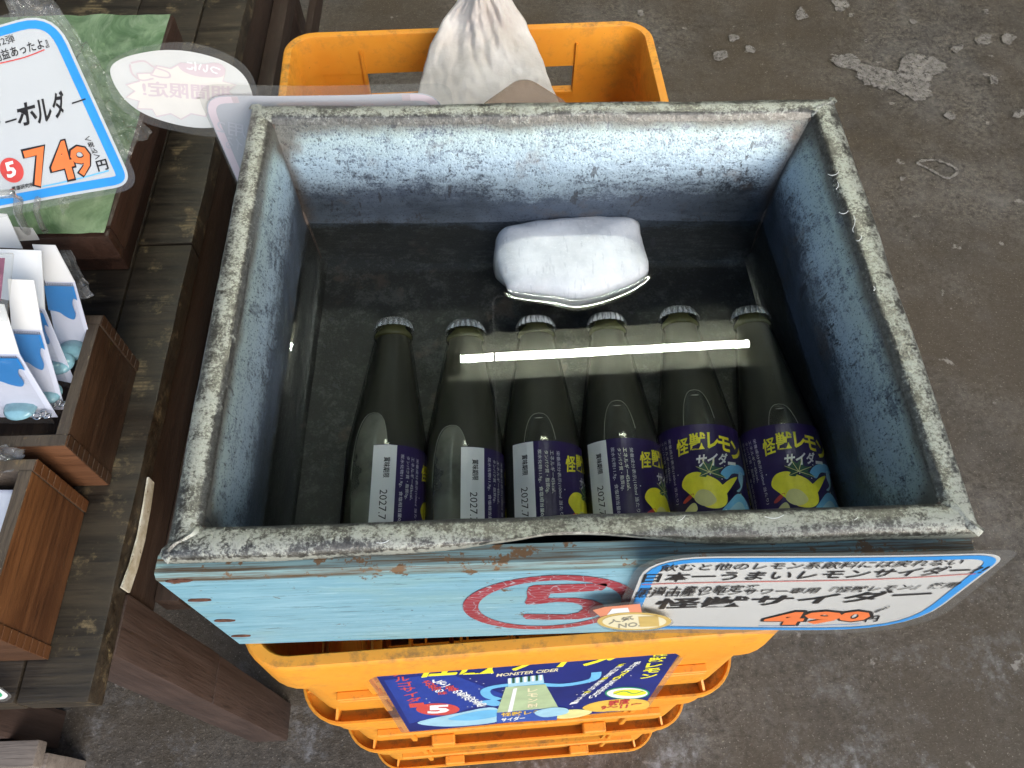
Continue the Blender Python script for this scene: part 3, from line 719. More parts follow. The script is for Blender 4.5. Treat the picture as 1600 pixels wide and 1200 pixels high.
push(ringc(lerp4(OC, IC, .80), .9005, 0, .0008, 2, .0010))
push(ringc(lerp4(OC, IC, .97), .8985, 0, .0012, 3, .0006))
push(ringc(lerp4(OC, IC, 1.06), .8945, 0, .0014, 3))
push(ringc(lerp4(IC, WC, .34), .886, .0006, .0014, 4))
push(ringc(lerp4(IC, WC, .70), .872, .0022, .002, 4))
push(ringc(lerp4(IC, WC, .97), .858, .0036, .002, 4))
push(ringc(lerp4(IC, WC, 1.06), .844, .0040, .002, 4))
push(ringc(lerp4(IC, WC, 1.05), .829, .0028, .002, 4))
push(ringc(lerp4(IC, WC, 1.0), .814, .0006, .0015, 4))
push(ringc(lerp4(WC, BC, .3), .797, 0, .001, 4))
push(ringc(lerp4(WC, BC, .8), .772, 0, .001, 4))
push(ringc(BC, .752, 0, .001, 4))
push(ringc(lerp4(BC, [Vector((0, .17, 0))] * 4, .03), .7445, 0, .001, 4))
mb = MB(); NR = 4 * PS
for r_ in rg: mb.v += r_
for i in range(len(rg) - 1):
    for j in range(NR): mb.f.append((i * NR + j, i * NR + (j + 1) % NR, (i + 1) * NR + (j + 1) % NR, (i + 1) * NR + j)); mb.m.append(0 if i < 8 else 1)
k = (len(rg) - 1) * NR; cidx = len(mb.v); mb.v.append(Vector((0, .17, .7440)))
for j in range(NR): mb.f.append((k + j, k + (j + 1) % NR, cidx)); mb.m.append(1)
rim_v = mb
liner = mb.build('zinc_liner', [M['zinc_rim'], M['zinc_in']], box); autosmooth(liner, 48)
ea = liner.data.attributes.new('edge', 'FLOAT', 'POINT')
EV = [1, .3, -.6, .55, .25, 0, .25, .85, 1.0] + [0] * 30  # negative value paints a bright edge highlight on the outermost lip ring
for q, v_ in enumerate(liner.data.vertices):
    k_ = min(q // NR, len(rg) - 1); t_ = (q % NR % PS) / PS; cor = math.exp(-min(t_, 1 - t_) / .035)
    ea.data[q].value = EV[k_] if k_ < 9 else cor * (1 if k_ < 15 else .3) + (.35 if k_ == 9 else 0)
# folded corner seams on the rim
for (o_, i_), dz in zip(zip(OC, IC), (.9012, .9014, .9014, .9012)):
    m = MB(); d = (i_ - o_).normalized(); s_ = Vector((-d.y, d.x, 0)); pts = []
    L = (i_ - o_).length
    for j in range(9):
        t = j / 8; c = o_ + d * (L * (-.02 + 1.05 * t)) + s_ * (.0015 * sin(6 * t)); wd = .0022 + .0016 * (1 - t) + .0012 * noise.noise(Vector((j, o_.x * 30, 0)))
        z = .9008 - (.0015 if t < .05 else 0) - (.0035 if t > .95 else 0)
        pts += [c + s_ * wd + Z * (z - .0004), c + Z * (z + .0013), c - s_ * wd + Z * (z - .0010)]
    m.add(pts, [(j * 3 + q, j * 3 + q + 1, j * 3 + q + 4, j * 3 + q + 3) for j in range(8) for q in (0, 1)])
    autosmooth(m.build('corner_fold', M['zinc_rim'], box), 60)
# solder seam down each inner corner
M['seam'] = plain('brown_seam', (.10, .075, .06), .55, .3, .4, 200, .4)
for c4 in range(4):
    pts = [lerp4(OC, IC, 1.04)[c4] + Z * .896, lerp4(IC, WC, .3)[c4] + Z * .872, lerp4(IC, WC, .8)[c4] + Z * .844, WC[c4] + Z * .814, lerp4(WC, BC, .5)[c4] + Z * .785, BC[c4] + Z * .752]
    MB().tube(pts, [.0012, .0016, .0018, .0018, .0018, .0015], 6).build('solder_seam', M['seam'], box, True)

for (x, y, L, a0) in [(1302, 272, 14, .3), (1308, 292, 12, 1.8), (1318, 332, 11, .2), (1334, 352, 26, 1.7), (1366, 452, 8, 2.4), (1342, 374, 9, 1.2), (1060, 812, 20, .5), (1180, 820, 34, 0), (1210, 808, 26, .1), (1330, 812, 18, .2), (600, 846, 22, .4), (470, 842, 14, .7)]:
    pts = []
    for q in range(7):
        t = q / 6 - .5; p = atz(x + L * t * cos(a0) + 3 * sin(t * 5), y - L * t * sin(a0) + 2 * cos(t * 6), .9013); pts.append(p)
    MB().tube(pts, .00018, 5).build('scratch', M['white_card'], box)
# ------------------------------------------------------------------ ice and water
ICE = [(772, 362), (800, 346), (870, 336), (950, 331), (1000, 337), (1010, 372), (1019, 415), (1000, 436), (955, 455), (905, 466), (862, 460), (800, 452), (785, 436), (770, 410)]
WL = .806
ice_o = [tuple(atz(x, y, WL + .004))[:2] for x, y in ICE]; ice_s = catmull(ice_o, 8)
ic = Vector((sum(p[0] for p in ice_s) / len(ice_s), sum(p[1] for p in ice_s) / len(ice_s)))
def ice_ring(scale, z, dy=0):
    out = []
    for x, y in ice_s:
        p = ic + (Vector((x, y)) - ic) * scale; nz = noise.noise(Vector((p.x * 45, p.y * 45, z * 90))) * .0024 + noise.noise(Vector((p.x * 130, p.y * 130, z * 160))) * .0005
        out.append(Vector((p.x + nz, p.y + nz + dy, z + nz * .6)))
    return out
m = MB(); R_ = [ice_ring(.60, WL - .030), ice_ring(.80, WL - .028), ice_ring(.90, WL - .021), ice_ring(.96, WL - .011), ice_ring(.97, WL - .004), ice_ring(.955, WL + .001), ice_ring(.91, WL + .0045), ice_ring(.82, WL + .0082), ice_ring(.68, WL + .0108), ice_ring(.48, WL + .0125), ice_ring(.22, WL + .0132)]
loft(m, R_); n = len(R_[0]); top_i = len(m.v) - n
m.f.append(tuple(range(n))[::-1]); m.m.append(0); m.f.append(tuple(top_i + j for j in range(n))); m.m.append(0)
o = m.build('ice_block', M['ice'], None, True); tag(o, 'cloudy white block of ice floating at the far side of the tub', 'ice')
# water sheet with a small meniscus round the ice and along the walls
def inside(p, poly):
    c = False; n = len(poly)
    for i in range(n):
        a_, b_ = poly[i], poly[i - 1]
        if (a_[1] > p[1]) != (b_[1] > p[1]) and p[0] < (b_[0] - a_[0]) * (p[1] - a_[1]) / (b_[1] - a_[1]) + a_[0]: c = not c
    return c
NX, NY = 200, 150; V = []; ip = [ic + (Vector(p) - ic) * .975 for p in catmull(ice_o, 16)]
wl4 = [c_ + (ic.to_3d() * 0) for c_ in lerp4(WC, BC, .1)]
for j in range(NY + 1):
    for i in range(NX + 1):
        u, v = i / NX, j / NY; a_ = wl4[0].lerp(wl4[1], u); b_ = wl4[3].lerp(wl4[2], u); p = a_.lerp(b_, v)
        p = Vector((p.x + (u - .5) * .006, p.y + (v - .5) * .006, 0))
        z = WL
        if ice_s and abs(p.x - ic.x) < .09 and abs(p.y - ic.y) < .07:
            q = Vector((p.x, p.y)); dm = min((q - e).length for e in ip)
            z += .0008 * math.exp(-dm / .0035)
        ed = min(u * .40, (1 - u) * .40, v * .30, (1 - v) * .30); z += .0012 * math.exp(-max(0, ed - .003) / .0025)
        V.append((p.x, p.y, z))
Fc = [(j * (NX + 1) + i, j * (NX + 1) + i + 1, (j + 1) * (NX + 1) + i + 1, (j + 1) * (NX + 1) + i) for j in range(NY) for i in range(NX)]
mesh_obj('water', V, Fc, M['water'], None, None, True, 'structure')

# ------------------------------------------------------------------ bottles (built along +Z, then laid down with the neck away)
PROF = [(.0, .020), (.001, .0255), (.004, .0285), (.010, .0297), (.110, .0297), (.116, .0291), (.123, .0281), (.132, .0267), (.146, .0246), (.160, .0224), (.175, .0200), (.190, .0177), (.200, .0160), (.206, .0148), (.209, .0152), (.212, .0152), (.214, .0140), (.2235, .0136)]
def lathe(prof, n=40, r_off=0, closed=True):
    m = MB(); loft(m, [[((r - r_off) * cos(2 * pi * j / n), (r - r_off) * sin(2 * pi * j / n), z) for j in range(n)] for z, r in prof])
    if closed: L = len(m.v) - n; m.f.append(tuple(range(n))[::-1]); m.m.append(0); m.f.append(tuple(L + j for j in range(n))); m.m.append(0)
    return m
def cap_mesh():
    T = 21; n = T * 8; rings = []
    for z, r, amp in ((.2175, .0160, .0017), (.2190, .0157, .0016), (.2213, .0150, .0011), (.2236, .0144, .0004), (.2252, .0137, 0), (.2258, .0120, 0), (.2259, .004, 0)):
        rings.append([((r + amp * (abs(cos(T * pi * j / n)) * 1.6 - 1)) * cos(2 * pi * j / n), (r + amp * (abs(cos(T * pi * j / n)) * 1.6 - 1)) * sin(2 * pi * j / n), z - (.0008 * abs(cos(T * pi * j / n)) if z < .219 else 0)) for j in range(n)])
    m = MB(); loft(m, rings); L = len(m.v) - n; m.f.append(tuple(L + j for j in range(n))); m.m.append(0); return m
LB = .0300   # label radius
def label_fn(phi0):
    # s (m, arc from strip left edge, positive to the right seen from above), t (height along bottle); angle 0 = straight up when lying
    def fn(s, t, h):
        an = phi0 + s / LB; r = LB + h * .00010
        return Vector((r * sin(an), -r * cos(an), t))      # local: -Y will face up after laying down
    return fn
def bottle_label(parent, phi0, dt=0.):
    mm = .001; S = lambda x, y: (x * mm, y * mm + dt)
    pr = Print()
    # band
    pr.poly([S(0, 8), S(150, 8), S(150, 101), S(0, 101)], M['indigo_ink'], 0)
    band = pr.build('label_band', parent, label_fn(phi0), slices=.0035)
    pr = Print()
    pr.poly([S(0, 8.5), S(17, 8.5), S(17, 100.6), S(0, 100.6)], M['white_card'], 1.5)
    pr.poly([S(16.9, 8.5), S(38, 8.5), S(38, 33), S(16.9, 33)], M['white_card'], 1.5)
    # text on the strip runs down the bottle: baseline direction -t, so "up" is +s
    def vt(txt, s, t0, t1, hgt, mat, bold=0): pr.text(txt, S(s, t0), S(s, t1), S(s + hgt, t0), mat, 3, bold)
    vt('賞味期限', 8, 91, 75, 4.5, M['black_ink'], .02)
    vt('2027.7', 6.5, 66, 44, 5.2, M['black_ink'], .0)
    vt('4 5', 3.5, 28, 16, 4, M['black_ink'])
    vt('栄養成分表示(100ml 当たり)', 33.0, 93, 42, 3.1, M['white_ink'])
    vt('エネルギー45kcal、', 28.6, 93, 60, 3.1, M['white_ink'])
    vt('タンパク質・脂質0g、', 24.2, 93, 60, 3.1, M['white_ink'])
    vt('炭水化物11.9g、食塩相当量0g', 19.6, 94, 42, 3.1, M['white_ink'])
    for kx in range(9): pr.poly([S(19 + kx * 2, 12), S(20 + kx * 2 + (kx % 3) * .4, 12), S(20 + kx * 2 + (kx % 3) * .4, 28), S(19 + kx * 2, 28)], M['black_ink'], 3)
    # brushed title in an arch
    TX = 39.5
    for ch, x0, y0, w_, h_, sl in (('怪', 0, 77, 9.5, 13, 1.5), ('獣', 10.5, 80, 11.5, 13.5, .8), ('レ', 23.5, 81, 8.5, 13, -.3), ('モ', 31.5, 80, 10, 12, -1), ('ン', 42, 75, 11.5, 15, -2)):
        pr.text(ch, S(TX + x0, y0), S(TX + x0 + w_, y0 + sl), S(TX + x0 + 1.4, y0 + h_), M['yellow_ink'], 3, .035)
    for i, ch in enumerate('サイダー'):
        pr.text(ch, S(TX + 13 + i * 8, 66.5 + i * .8), S(TX + 20.5 + i * 8, 67 + i * .8), S(TX + 15 + i * 8, 76 + i * .8) if ch != 'ー' else S(TX + 13.5 + i * 8, 68.5 + i), M['white_ink'], 4, .03)
    # plain stand-in art: a lemon with leaves over pale blue waves
    A_ = lambda L: [S(TX + x, y + 5.5 if y > 12 else y) for x, y in L]
    pr.blob(A_([(30, 56), (36, 62), (46, 65), (55, 64), (57, 60), (50, 58), (40, 57), (34, 52)]), M['sky_ink'], 2.5)
    pr.blob(A_([(17, 8), (22, 22), (32, 34), (42, 42), (50, 38), (56, 26), (58, 9)]), M['sky_ink'], 2)
    pr.blob(A_([(20, 8), (25, 21), (34, 31), (42, 36), (47, 30), (48, 9)]), M['palesky_ink'], 2.6)
    pr.stroke(A_([(24, 9), (28, 19), (36, 26), (43, 24), (44, 14)]), .0006, M['midblue_ink'], 3)
    pr.stroke(A_([(29, 10), (33, 17), (39, 18), (40, 11)]), .0006, M['midblue_ink'], 3)
    pr.blob(A_([(44, 44), (49, 50), (52, 58), (48, 60), (45, 54), (46, 48), (41, 44)]), M['palesky_ink'], 2.4)
    pr.blob(A_([(1, 49), (5, 56), (13, 58), (20, 55), (28, 50), (32, 42), (31, 34), (25, 30), (17, 31), (11, 36), (6, 42)]), M['yellow_ink'], 3)
    pr.blob(A_([(9, 38), (13, 44), (20, 43), (24, 36), (19, 32), (13, 33)]), M['paleyellow_ink'], 3.5)
    pr.blob(A_([(27, 36), (33, 42), (40, 50), (44, 55), (38, 53), (32, 49), (27, 44)]), M['yellow_ink'], 2.9)
    for a0, L in ((20, 11), (65, 12), (110, 11), (150, 10), (200, 8), (-20, 12)):
        c0 = (22, 57); dx, dy = cos(rad(a0)), sin(rad(a0)); nx, ny = -dy, dx
        pr.poly(A_([c0, (c0[0] + dx * L * .5 + nx * 2.4, c0[1] + dy * L * .5 + ny * 2.4), (c0[0] + dx * L, c0[1] + dy * L), (c0[0] + dx * L * .5 - nx * 2.4, c0[1] + dy * L * .5 - ny * 2.4)]), M['leaf_ink'], 4)
        pr.stroke(A_([c0, (c0[0] + dx * L, c0[1] + dy * L)]), .0004, M['paleyellow_ink'], 4.6, 1)
    pr.blob(A_([(2, 36), (7, 39), (9, 42), (5, 41), (0, 37)]), M['red_ink'], 3)
    pr.blob(A_([(-1, 28), (5, 34), (9, 35), (10, 30), (4, 26)]), M['paleyellow_ink'], 3)
    rr = random.Random(3)
    for q in range(26):
        x, y = rr.uniform(-2, 60), rr.uniform(10, 74); pr.ellipse(S(TX + x, y), .00045, .00045, M['white_ink'], 1.6, 8)
    for q, (ch) in enumerate('怪獣レモン果汁'): pr.text(ch, S(TX + 57.5, 55 - q * 6.5), S(TX + 61, 55 - q * 6.5), S(TX + 57.5, 60 - q * 6.5), M['yellow_ink'], 3, .02)
    pr.text('瀬戸田', S(TX + 52.5, 38), S(TX + 52.5, 20), S(TX + 56.5, 38), M['red_ink'], 3, .03)
    pr.text('栄養成分表示(100ml 当たり)', S(TX + 66, 66), S(TX + 66, 18), S(TX + 68.6, 66), M['white_ink'], 3)
    pr.text('原材料名：レモン果汁、砂糖', S(TX + 71, 66), S(TX + 71, 18), S(TX + 73.6, 66), M['white_ink'], 3)
    pr.build('label_print', band, label_fn(phi0), slices=.004)
CAPS = [(615, 500), (727, 503), (837, 497), (948, 492), (1061, 482), (1173, 482)]
BMID = [(598, 695), (724, 698), (848, 688), (975, 690), (1100, 675), (1230, 668)]
PHI = [-12, -3, -46, -58, -120, -118]
BL = ['leftmost bottle, white date strip on top and milky air bubble, label turned far over',
      'second bottle from the left, white date strip on top and frosted bubble beside it',
      'third bottle from the left, date strip at left edge, half the yellow title showing',
      'fourth bottle from the left, narrow date strip and left half of the yellow title showing',
      'fifth bottle from the left, full yellow title facing up, cap farthest from the front',
      'rightmost bottle beside the zinc wall, full yellow title facing up']
cap_me = None
import numpy as np
def refr(px_, py_, z):          # place on a level under the water for a photo pixel (ray bent at the surface)
    q = atz(px_, py_, WL); d = ray(px_, py_).normalized(); s_ = Vector((d.x, d.y, 0)) / 1.333
    dz = -math.sqrt(max(0, 1 - s_.length_squared)); return q + Vector((s_.x, s_.y, dz)) * ((z - WL) / dz)
shared = {}
for i in range(6):
    cz = .7450 + .0302
    pc = refr(CAPS[i][0], CAPS[i][1] + 3, cz + .006); pm = refr(*BMID[i], cz + .028)
    d = Vector((pc.x - pm.x, pc.y - pm.y, 0)).normalized(); tip = Vector((pc.x, pc.y, cz)); basep = tip - d * .2235
    b = thing('drink_bottle', basep, BL[i], 'bottle', 'bottles of lemon soda lying in the water')
    def sub(name, m, mat, smooth=True, par=b):
        if name in shared: o = bpy.data.objects.new(name, shared[name]); COL.objects.link(o); o.parent = par; return o
        me = bpy.data.meshes.new(name); me.from_pydata([tuple(v) for v in m.v], [], m.f); me.materials.append(mat)
        me.polygons.foreach_set('use_smooth', [smooth] * len(me.polygons)); shared[name] = me
        o = bpy.data.objects.new(name, me); COL.objects.link(o); o.parent = par; return o
    # local frame is Z-up along the bottle: build children at origin
    b.location = (0, 0, 0)
    sub('glass_body', lathe(PROF), M['glass'])
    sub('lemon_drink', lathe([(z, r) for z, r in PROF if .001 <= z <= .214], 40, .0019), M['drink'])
    sub('bottle_lip', lathe([(.2085, .0150), (.2095, .0157), (.2120, .0157), (.2135, .0145), (.2175, .0143)], 32), M['neck_glass'])
    sub('crown_cap', cap_mesh(), M['tin'])
    bottle_label(b, rad(PHI[i]), [.004, .004, .005, .004, .009, .0095][i])
    mk = i < 2; mm_ = MB(); n1, n2 = 18, 28; L0, L1 = (.040, .110 + [0, 0, .020, .028, .031, .018][i]) if not mk else (.030, [.133, .124][i])
    off = rad(-20 if mk else -4)
    for j in range(n1 + 1):
        th = pi * j / n1; zc = (L0 + L1) / 2 - cos(th) * (L1 - L0) / 2; rw = sin(th) ** (.75) * (.0130 if not mk else .0150)
        # follow the shoulder: distance of the inner top line from the axis
        rr_ = 0
        for (za, ra), (zb_, rb) in zip(PROF, PROF[1:]):
            if za <= zc <= zb_: rr_ = ra + (rb - ra) * (zc - za) / (zb_ - za)
        rr_ -= .0017
        for k_ in range(n2):
            a_ = 2 * pi * k_ / n2; wx = rw * cos(a_); an = off + wx / max(rr_, .01); rad_ = rr_ + (.0001 if sin(a_) > 0 else -.0035 * sin(th)) * abs(sin(a_)) 
            mm_.v.append(Vector((rad_ * sin(an), -rad_ * cos(an), zc)))
    for j in range(n1):
        for k_ in range(n2): mm_.f.append((j * n2 + k_, j * n2 + (k_ + 1) % n2, (j + 1) * n2 + (k_ + 1) % n2, (j + 1) * n2 + k_)); mm_.m.append(0)
    bo = mm_.build('air_bubble', M['bub_milky'] if mk else M['bub_clear'], b, True)
    def edge(j, sgn):
        th = pi * j / n1; zc = (L0 + L1) / 2 - cos(th) * (L1 - L0) / 2; rw = sin(th) ** (.75) * (.0130 if not mk else .0150); r_ = 0
        for (za, ra), (zb_, rb) in zip(PROF, PROF[1:]):
            if za <= zc <= zb_: r_ = ra + (rb - ra) * (zc - za) / (zb_ - za)
        r_ -= .0004; an = off + sgn * rw / r_; return Vector((r_ * sin(an), -r_ * cos(an), zc))
    ep = [edge(j, -1) for j in range(9, n1)] + [edge(n1, 0)] + [edge(j, 1) for j in range(n1 - 1, 11, -1)]
    MB().tube(ep, .00028, 6).build('bubble_rim', M['bub_edge'], bo, True)  # meniscus line, pale so it also paints the bubble's edge highlight
    if not mk: MB().tube([edge(15, q) * 1.012 for q in (-.45, -.2, 0, .2, .4)], [.0001, .0004, .0005, .0004, .0001], 6).build('bubble_glint', M['bub_edge'], bo, True)  # highlight modelled as a pale sliver
    b.location = basep
    # lay down: local Z -> d, local -Y -> up
    Rm = Matrix((d.cross(Z), -Z, d)).transposed()     # columns: local X, Y, Z
    Rm = Matrix(((d.cross(Z)).to_tuple(), (-Z).to_tuple(), d.to_tuple())).transposed()
    b.rotation_euler = Rm.to_euler()

# ================================================================== FRONT PRICE SIGN
def sign_frame(P, fn, parent, lam_px, card_px, rl, rc, lamname='laminate', border=None, cardmat=None, bw=.0055, bmat=None):
    lp = rounded([P.px(*q) for q in lam_px], rl); cp = rounded([P.px(*q) for q in card_px], rc)
    pr = Print(); pr.poly(lp, M['lam'], 0); o = pr.build('laminate', parent, fn, slices=.01)
    pr = Print(); pr.poly(cp, cardmat or M['white_card'], -1.2); pr.build('card', parent, fn, slices=.01)
    if bmat:
        cc = Vector((sum(p[0] for p in cp) / len(cp), sum(p[1] for p in cp) / len(cp)))
        pr = Print(); inn = shrink(cp, bw * .5 + .0022); pr.stroke(inn, bw, bmat, 1, 1, True); pr.build('border', parent, fn, slices=.01)
    return cp
def shrink(P, d):
    n = len(P); out = []; area = sum(P[i][0] * P[(i + 1) % n][1] - P[(i + 1) % n][0] * P[i][1] for i in range(n)); sg = 1 if area > 0 else -1
    for i in range(n):
        a_, b_ = P[i - 1], P[(i + 1) % n]; dx, dy = b_[0] - a_[0], b_[1] - a_[1]; l = math.hypot(dx, dy) or 1
        out.append((P[i][0] - dy / l * d * sg, P[i][1] + dx / l * d * sg))
    return out
sg_ = thing('price_sign', (.13, -.014, .80), 'laminated blue-bordered price sign reading 490 fixed to the front of the blue box', 'sign')
PS_ = Plane((.13, -.0150, .80), (1, 0, 0), (0, 0, 1)); fn = PS_.curved(.0005, .12, .6)
sign_frame(PS_, fn, sg_, [(1000, 868), (1600, 858), (1445, 989), (950, 990)], [(1012, 873), (1582, 864), (1425, 984), (968, 984)], [.035, .014, .075, .02], [.035, .022, .07, .02], bmat=M['blue_ink'], bw=.0062)
pr = Print(); K = M['black_ink']; ln = lambda *a_, **k_: PS_.line(pr, *a_, **k_)
ln('飲むと他のレモン系飲料には戻れない', (1029, 894), (1497, 882), (1035, 883), K, bold=.010)
ln('日本一うまいレモンサイダー?!', (1002, 911), (1530, 896), (1008, 897), K, bold=.014)
ln('尾道土産の新定番', (993, 930), (1180, 924), (999, 919), K, bold=.012)
ln('瀬戸田産レモンサワー専用『怪獣レモン』使用', (989, 935), (1489, 918), (993, 926), K, bold=.012)
ln('怪獣サイダー', (1018, 953), (1440, 935), (1028, 937), K, bold=.03)
for ch, x0, x1, yb, yt in (('4', 1190, 1252, 975, 954), ('9', 1250, 1310, 974, 953), ('0', 1305, 1355, 970, 953)):
    ln(ch, (x0 - 5, yb + 1), (x1 + 3, yb + 1), (x0 + 6, yt - 2), K, h=2, bold=.075)
    ln(ch, (x0, yb - 1), (x1 - 2, yb - 1), (x0 + 10, yt), M['orange_ink'], h=3, bold=.05)
ln('円', (1350, 971), (1370, 970), (1354, 962), K, bold=.03)
ln('(税込)', (1362, 959), (1388, 949), (1365, 954), K, bold=.03)
pr.stroke([PS_.px(1003, 914), PS_.px(1200, 908), (PS_.px(1380, 903)), PS_.px(1525, 896)], .0012, M['red_ink'], 1.5)
pr.stroke([PS_.px(1185, 977), PS_.px(1260, 976), PS_.px(1345, 974)], .001, M['blue_ink'], 1.5)
pr.build('lettering', sg_, fn, slices=.01)
# medal badge on the sign corner
PM = Plane((.05, -.0185, .79), (1, 0, 0), (0, 0, 1)); pr = Print()
md = [(922, 951), (960, 943), (1002, 941), (1010, 956), (1048, 966), (1046, 978), (1000, 988), (950, 984), (930, 972)]
pr.blob([PM.px(*p) for p in md], M['lam'], 0); pr.build('badge_laminate', sg_, PM.fn)
pr = Print()
pr.poly([PM.px(*p) for p in [(926, 953), (945, 948), (1000, 943), (1003, 957), (985, 959), (981, 949), (955, 951), (948, 961), (938, 963)]], M['salmon_ink'], 1)
pr.poly([PM.px(*p) for p in [(957, 950), (981, 948), (985, 958), (948, 961)]], M['white_card'], .8)
pr.build('ribbon', sg_, PM.fn)
pr = Print()
pr.poly([PM.px(991 + 58 * cos(t * pi / 20), 970 + 14 * sin(t * pi / 20)) for t in range(40)], M['gold_ink'], 2)
pr.poly([PM.px(991 + 50 * cos(t * pi / 20), 970 + 11.5 * sin(t * pi / 20)) for t in range(40)], M['cream_ink'], 3)
pr.build('medal', sg_, PM.fn)
pr = Print(); PM.line(pr, '人気', (951, 974), (990, 966), (949, 968), M['grey_ink'], 4, .02); PM.line(pr, 'NO.', (966, 980), (1000, 977), (966, 973), M['grey_ink'], 4, .02)
PM.line(pr, '1', (1000, 978), (1030, 977), (997, 962), M['gold_ink'], 4, .03); pr.build('lettering', sg_, PM.fn)

# ================================================================== POSTER ON THE CRATE
ps = thing('poster', (-.02, -.03, .57), 'laminated navy poster with a yellow title on the front of the top orange crate', 'poster')
pl, prr = Vector((-.137, -.0415, .487)), Vector((.094, -.0305, .487))
PP = Plane(pl, prr - pl, (0, .10, 1)); fn = PP.curved(.0004, .15, .2)
TL, TR, BR_, BL_ = PP.px(588, 1040), PP.px(1064, 1008), PP.px(1003, 1108), PP.px(640, 1143)
BRv = BR_; TLv = (TL[0] - .004, .205); TRv = (TR[0] + .004, .205)
BLv = BL_
pr = Print(); ex = lambda p, dx, dy: (p[0] + dx, p[1] + dy)
pr.poly(rounded([ex(BLv, -.008, -.003), ex(BRv, .006, -.003), ex(TRv, .006, 0), ex(TLv, -.008, 0)], .006), M['lam'], 0); pr.build('laminate', ps, fn, slices=.01)
pr = Print(); pr.poly([BLv, BRv, TRv, TLv], M['navy_ink'], 1); pr.build('printed_sheet', ps, fn, slices=.01)
pr = Print(); ln = lambda *a_, **k_: PP.line(pr, *a_, **k_); Q = lambda L: [PP.px(*p) for p in L]
pr.poly(Q([(600, 1062), (700, 1050), (790, 1085), (720, 1110), (640, 1130), (622, 1098)]), plain('deep_blue_ink', (.02, .05, .30), .3), 1.4)
ln('怪獣サイダー', (648, 1058), (1015, 1034), (668, 1020), M['yellow_ink'], h=3, bold=.05)
for q, ch in enumerate('アルゴサイダー'): ln(ch, (613 + q * 4.6, 1056 + q * 8.2), (636 + q * 4.6, 1054 + q * 8.2), (611 + q * 4.6, 1049 + q * 8.2), M['red_ink'], h=2, bold=.02)
for q, ch in enumerate('レモン風味の刺激的な炭酸'): ln(ch, (676 + q * 6.3, 1066 + q * 3.4), (692 + q * 6.3, 1064 + q * 3.4), (675 + q * 6.3, 1061 + q * 3.4), M['white_ink'] if q not in (3, 4) else M['red_ink'], h=2, bold=.03)
for q, ch in enumerate('その時間の味'): ln(ch, (660 + q * 5, 1068 + q * 3.4), (674 + q * 5, 1066 + q * 3.4), (659 + q * 5, 1063 + q * 3.4), M['red_ink'] if q != 4 else M['white_ink'], h=2, bold=.03)
pr.poly(Q([(684 + 34 * cos(t * pi / 18), 1107 + 9.5 * sin(t * pi / 18)) for t in range(36)]), M['red_ink'], 2)
ln('5', (668, 1114), (702, 1112), (668, 1101), M['white_ink'], h=3, bold=.05)
# plain blue sweeps, glass bottle
pr.stroke(Q([(780, 1092), (762, 1086), (760, 1076), (785, 1070), (830, 1068), (880, 1070), (925, 1062), (932, 1050)]), .0085, M['sky_ink'], 2)
pr.blob(Q([(652, 1128), (720, 1112), (770, 1104), (785, 1118), (770, 1128), (700, 1134)]), M['palesky_ink'], 2)
pr.blob(Q([(700, 1122), (745, 1110), (780, 1108), (782, 1116), (740, 1124)]), M['sky_ink'], 2.6)
pr.blob(Q([(748, 1096), (770, 1092), (785, 1098), (772, 1102)]), M['sky_ink'], 2)
pr.poly(Q([(793, 1059), (848, 1053), (850, 1066), (794, 1072)]), M['palesky_ink'], 3)
for q in range(9): pr.poly(Q([(794 + q * 6.1, 1058 - q * .6), (798 + q * 6.1, 1057.6 - q * .6), (798 + q * 6.1, 1066 - q * .6), (794 + q * 6.1, 1066.4 - q * .6)]), M['leaf_ink'] if q % 2 else M['white_ink'], 4)
pr.poly(Q([(790, 1072), (852, 1068), (872, 1104), (776, 1112)]), M['drink_ink'], 3)
pr.poly(Q([(802, 1074), (808, 1073), (800, 1110), (793, 1111)]), M['white_ink'], 4)
for q, ch in enumerate('レモン酎'): ln(ch, (824, 1080 + q * 8), (840, 1079 + q * 8), (824, 1074 + q * 8), M['cream_ink'], h=4, bold=.03)
pr.poly(Q([(776, 1112), (872, 1104), (870, 1124), (776, 1128)]), plain('label_blue_ink', (.04, .10, .40), .3), 3)
ln('怪獣レモン', (783, 1118), (862, 1112), (783, 1112), M['lemon_ink'], h=4, bold=.04)
ln('サイダー', (783, 1126), (820, 1123), (783, 1120), M['white_ink'], h=4, bold=.04)
pr.blob(Q([(835, 1111), (862, 1104), (886, 1106), (884, 1114), (850, 1119)]), M['palesky_ink'], 5)
ln('MONSTER CIDER', (775, 1056), (872, 1048), (777, 1051), M['cream_ink'], h=3, bold=.02)
for q, ch in enumerate('瀬戸内産の果実を使ったサイダー'): ln(ch, (962 - q * 5.2, 1042 + q * 4.2), (974 - q * 5.2, 1040 + q * 4.2), (966 - q * 5.2, 1038 + q * 4.2), M['white_ink'] if q % 5 else M['yellow_ink'], h=2, bold=.03)
for q, ch in enumerate('果汁たっぷり爽快な味わい'): ln(ch, (986 - q * 6.2, 1040 + q * 4.7), (999 - q * 6.2, 1038 + q * 4.7), (990 - q * 6.2, 1035 + q * 4.7), M['white_ink'] if q not in (3, 4, 5) else M['yellow_ink'], h=2, bold=.03)
for q, ch in enumerate('怪獣レモン'): ln(ch, (1016 - q * 4.2, 1026 + q * 8.6), (1042 - q * 4.2, 1024 + q * 8.6), (1019 - q * 4.2, 1019 + q * 8.6), M['yellow_ink'], h=3, bold=.04)
pr.poly(Q([(980 + 35 * cos(t * pi / 18), 1083 + 9.5 * sin(t * pi / 18)) for t in range(36)]), M['green_ink'], 2)
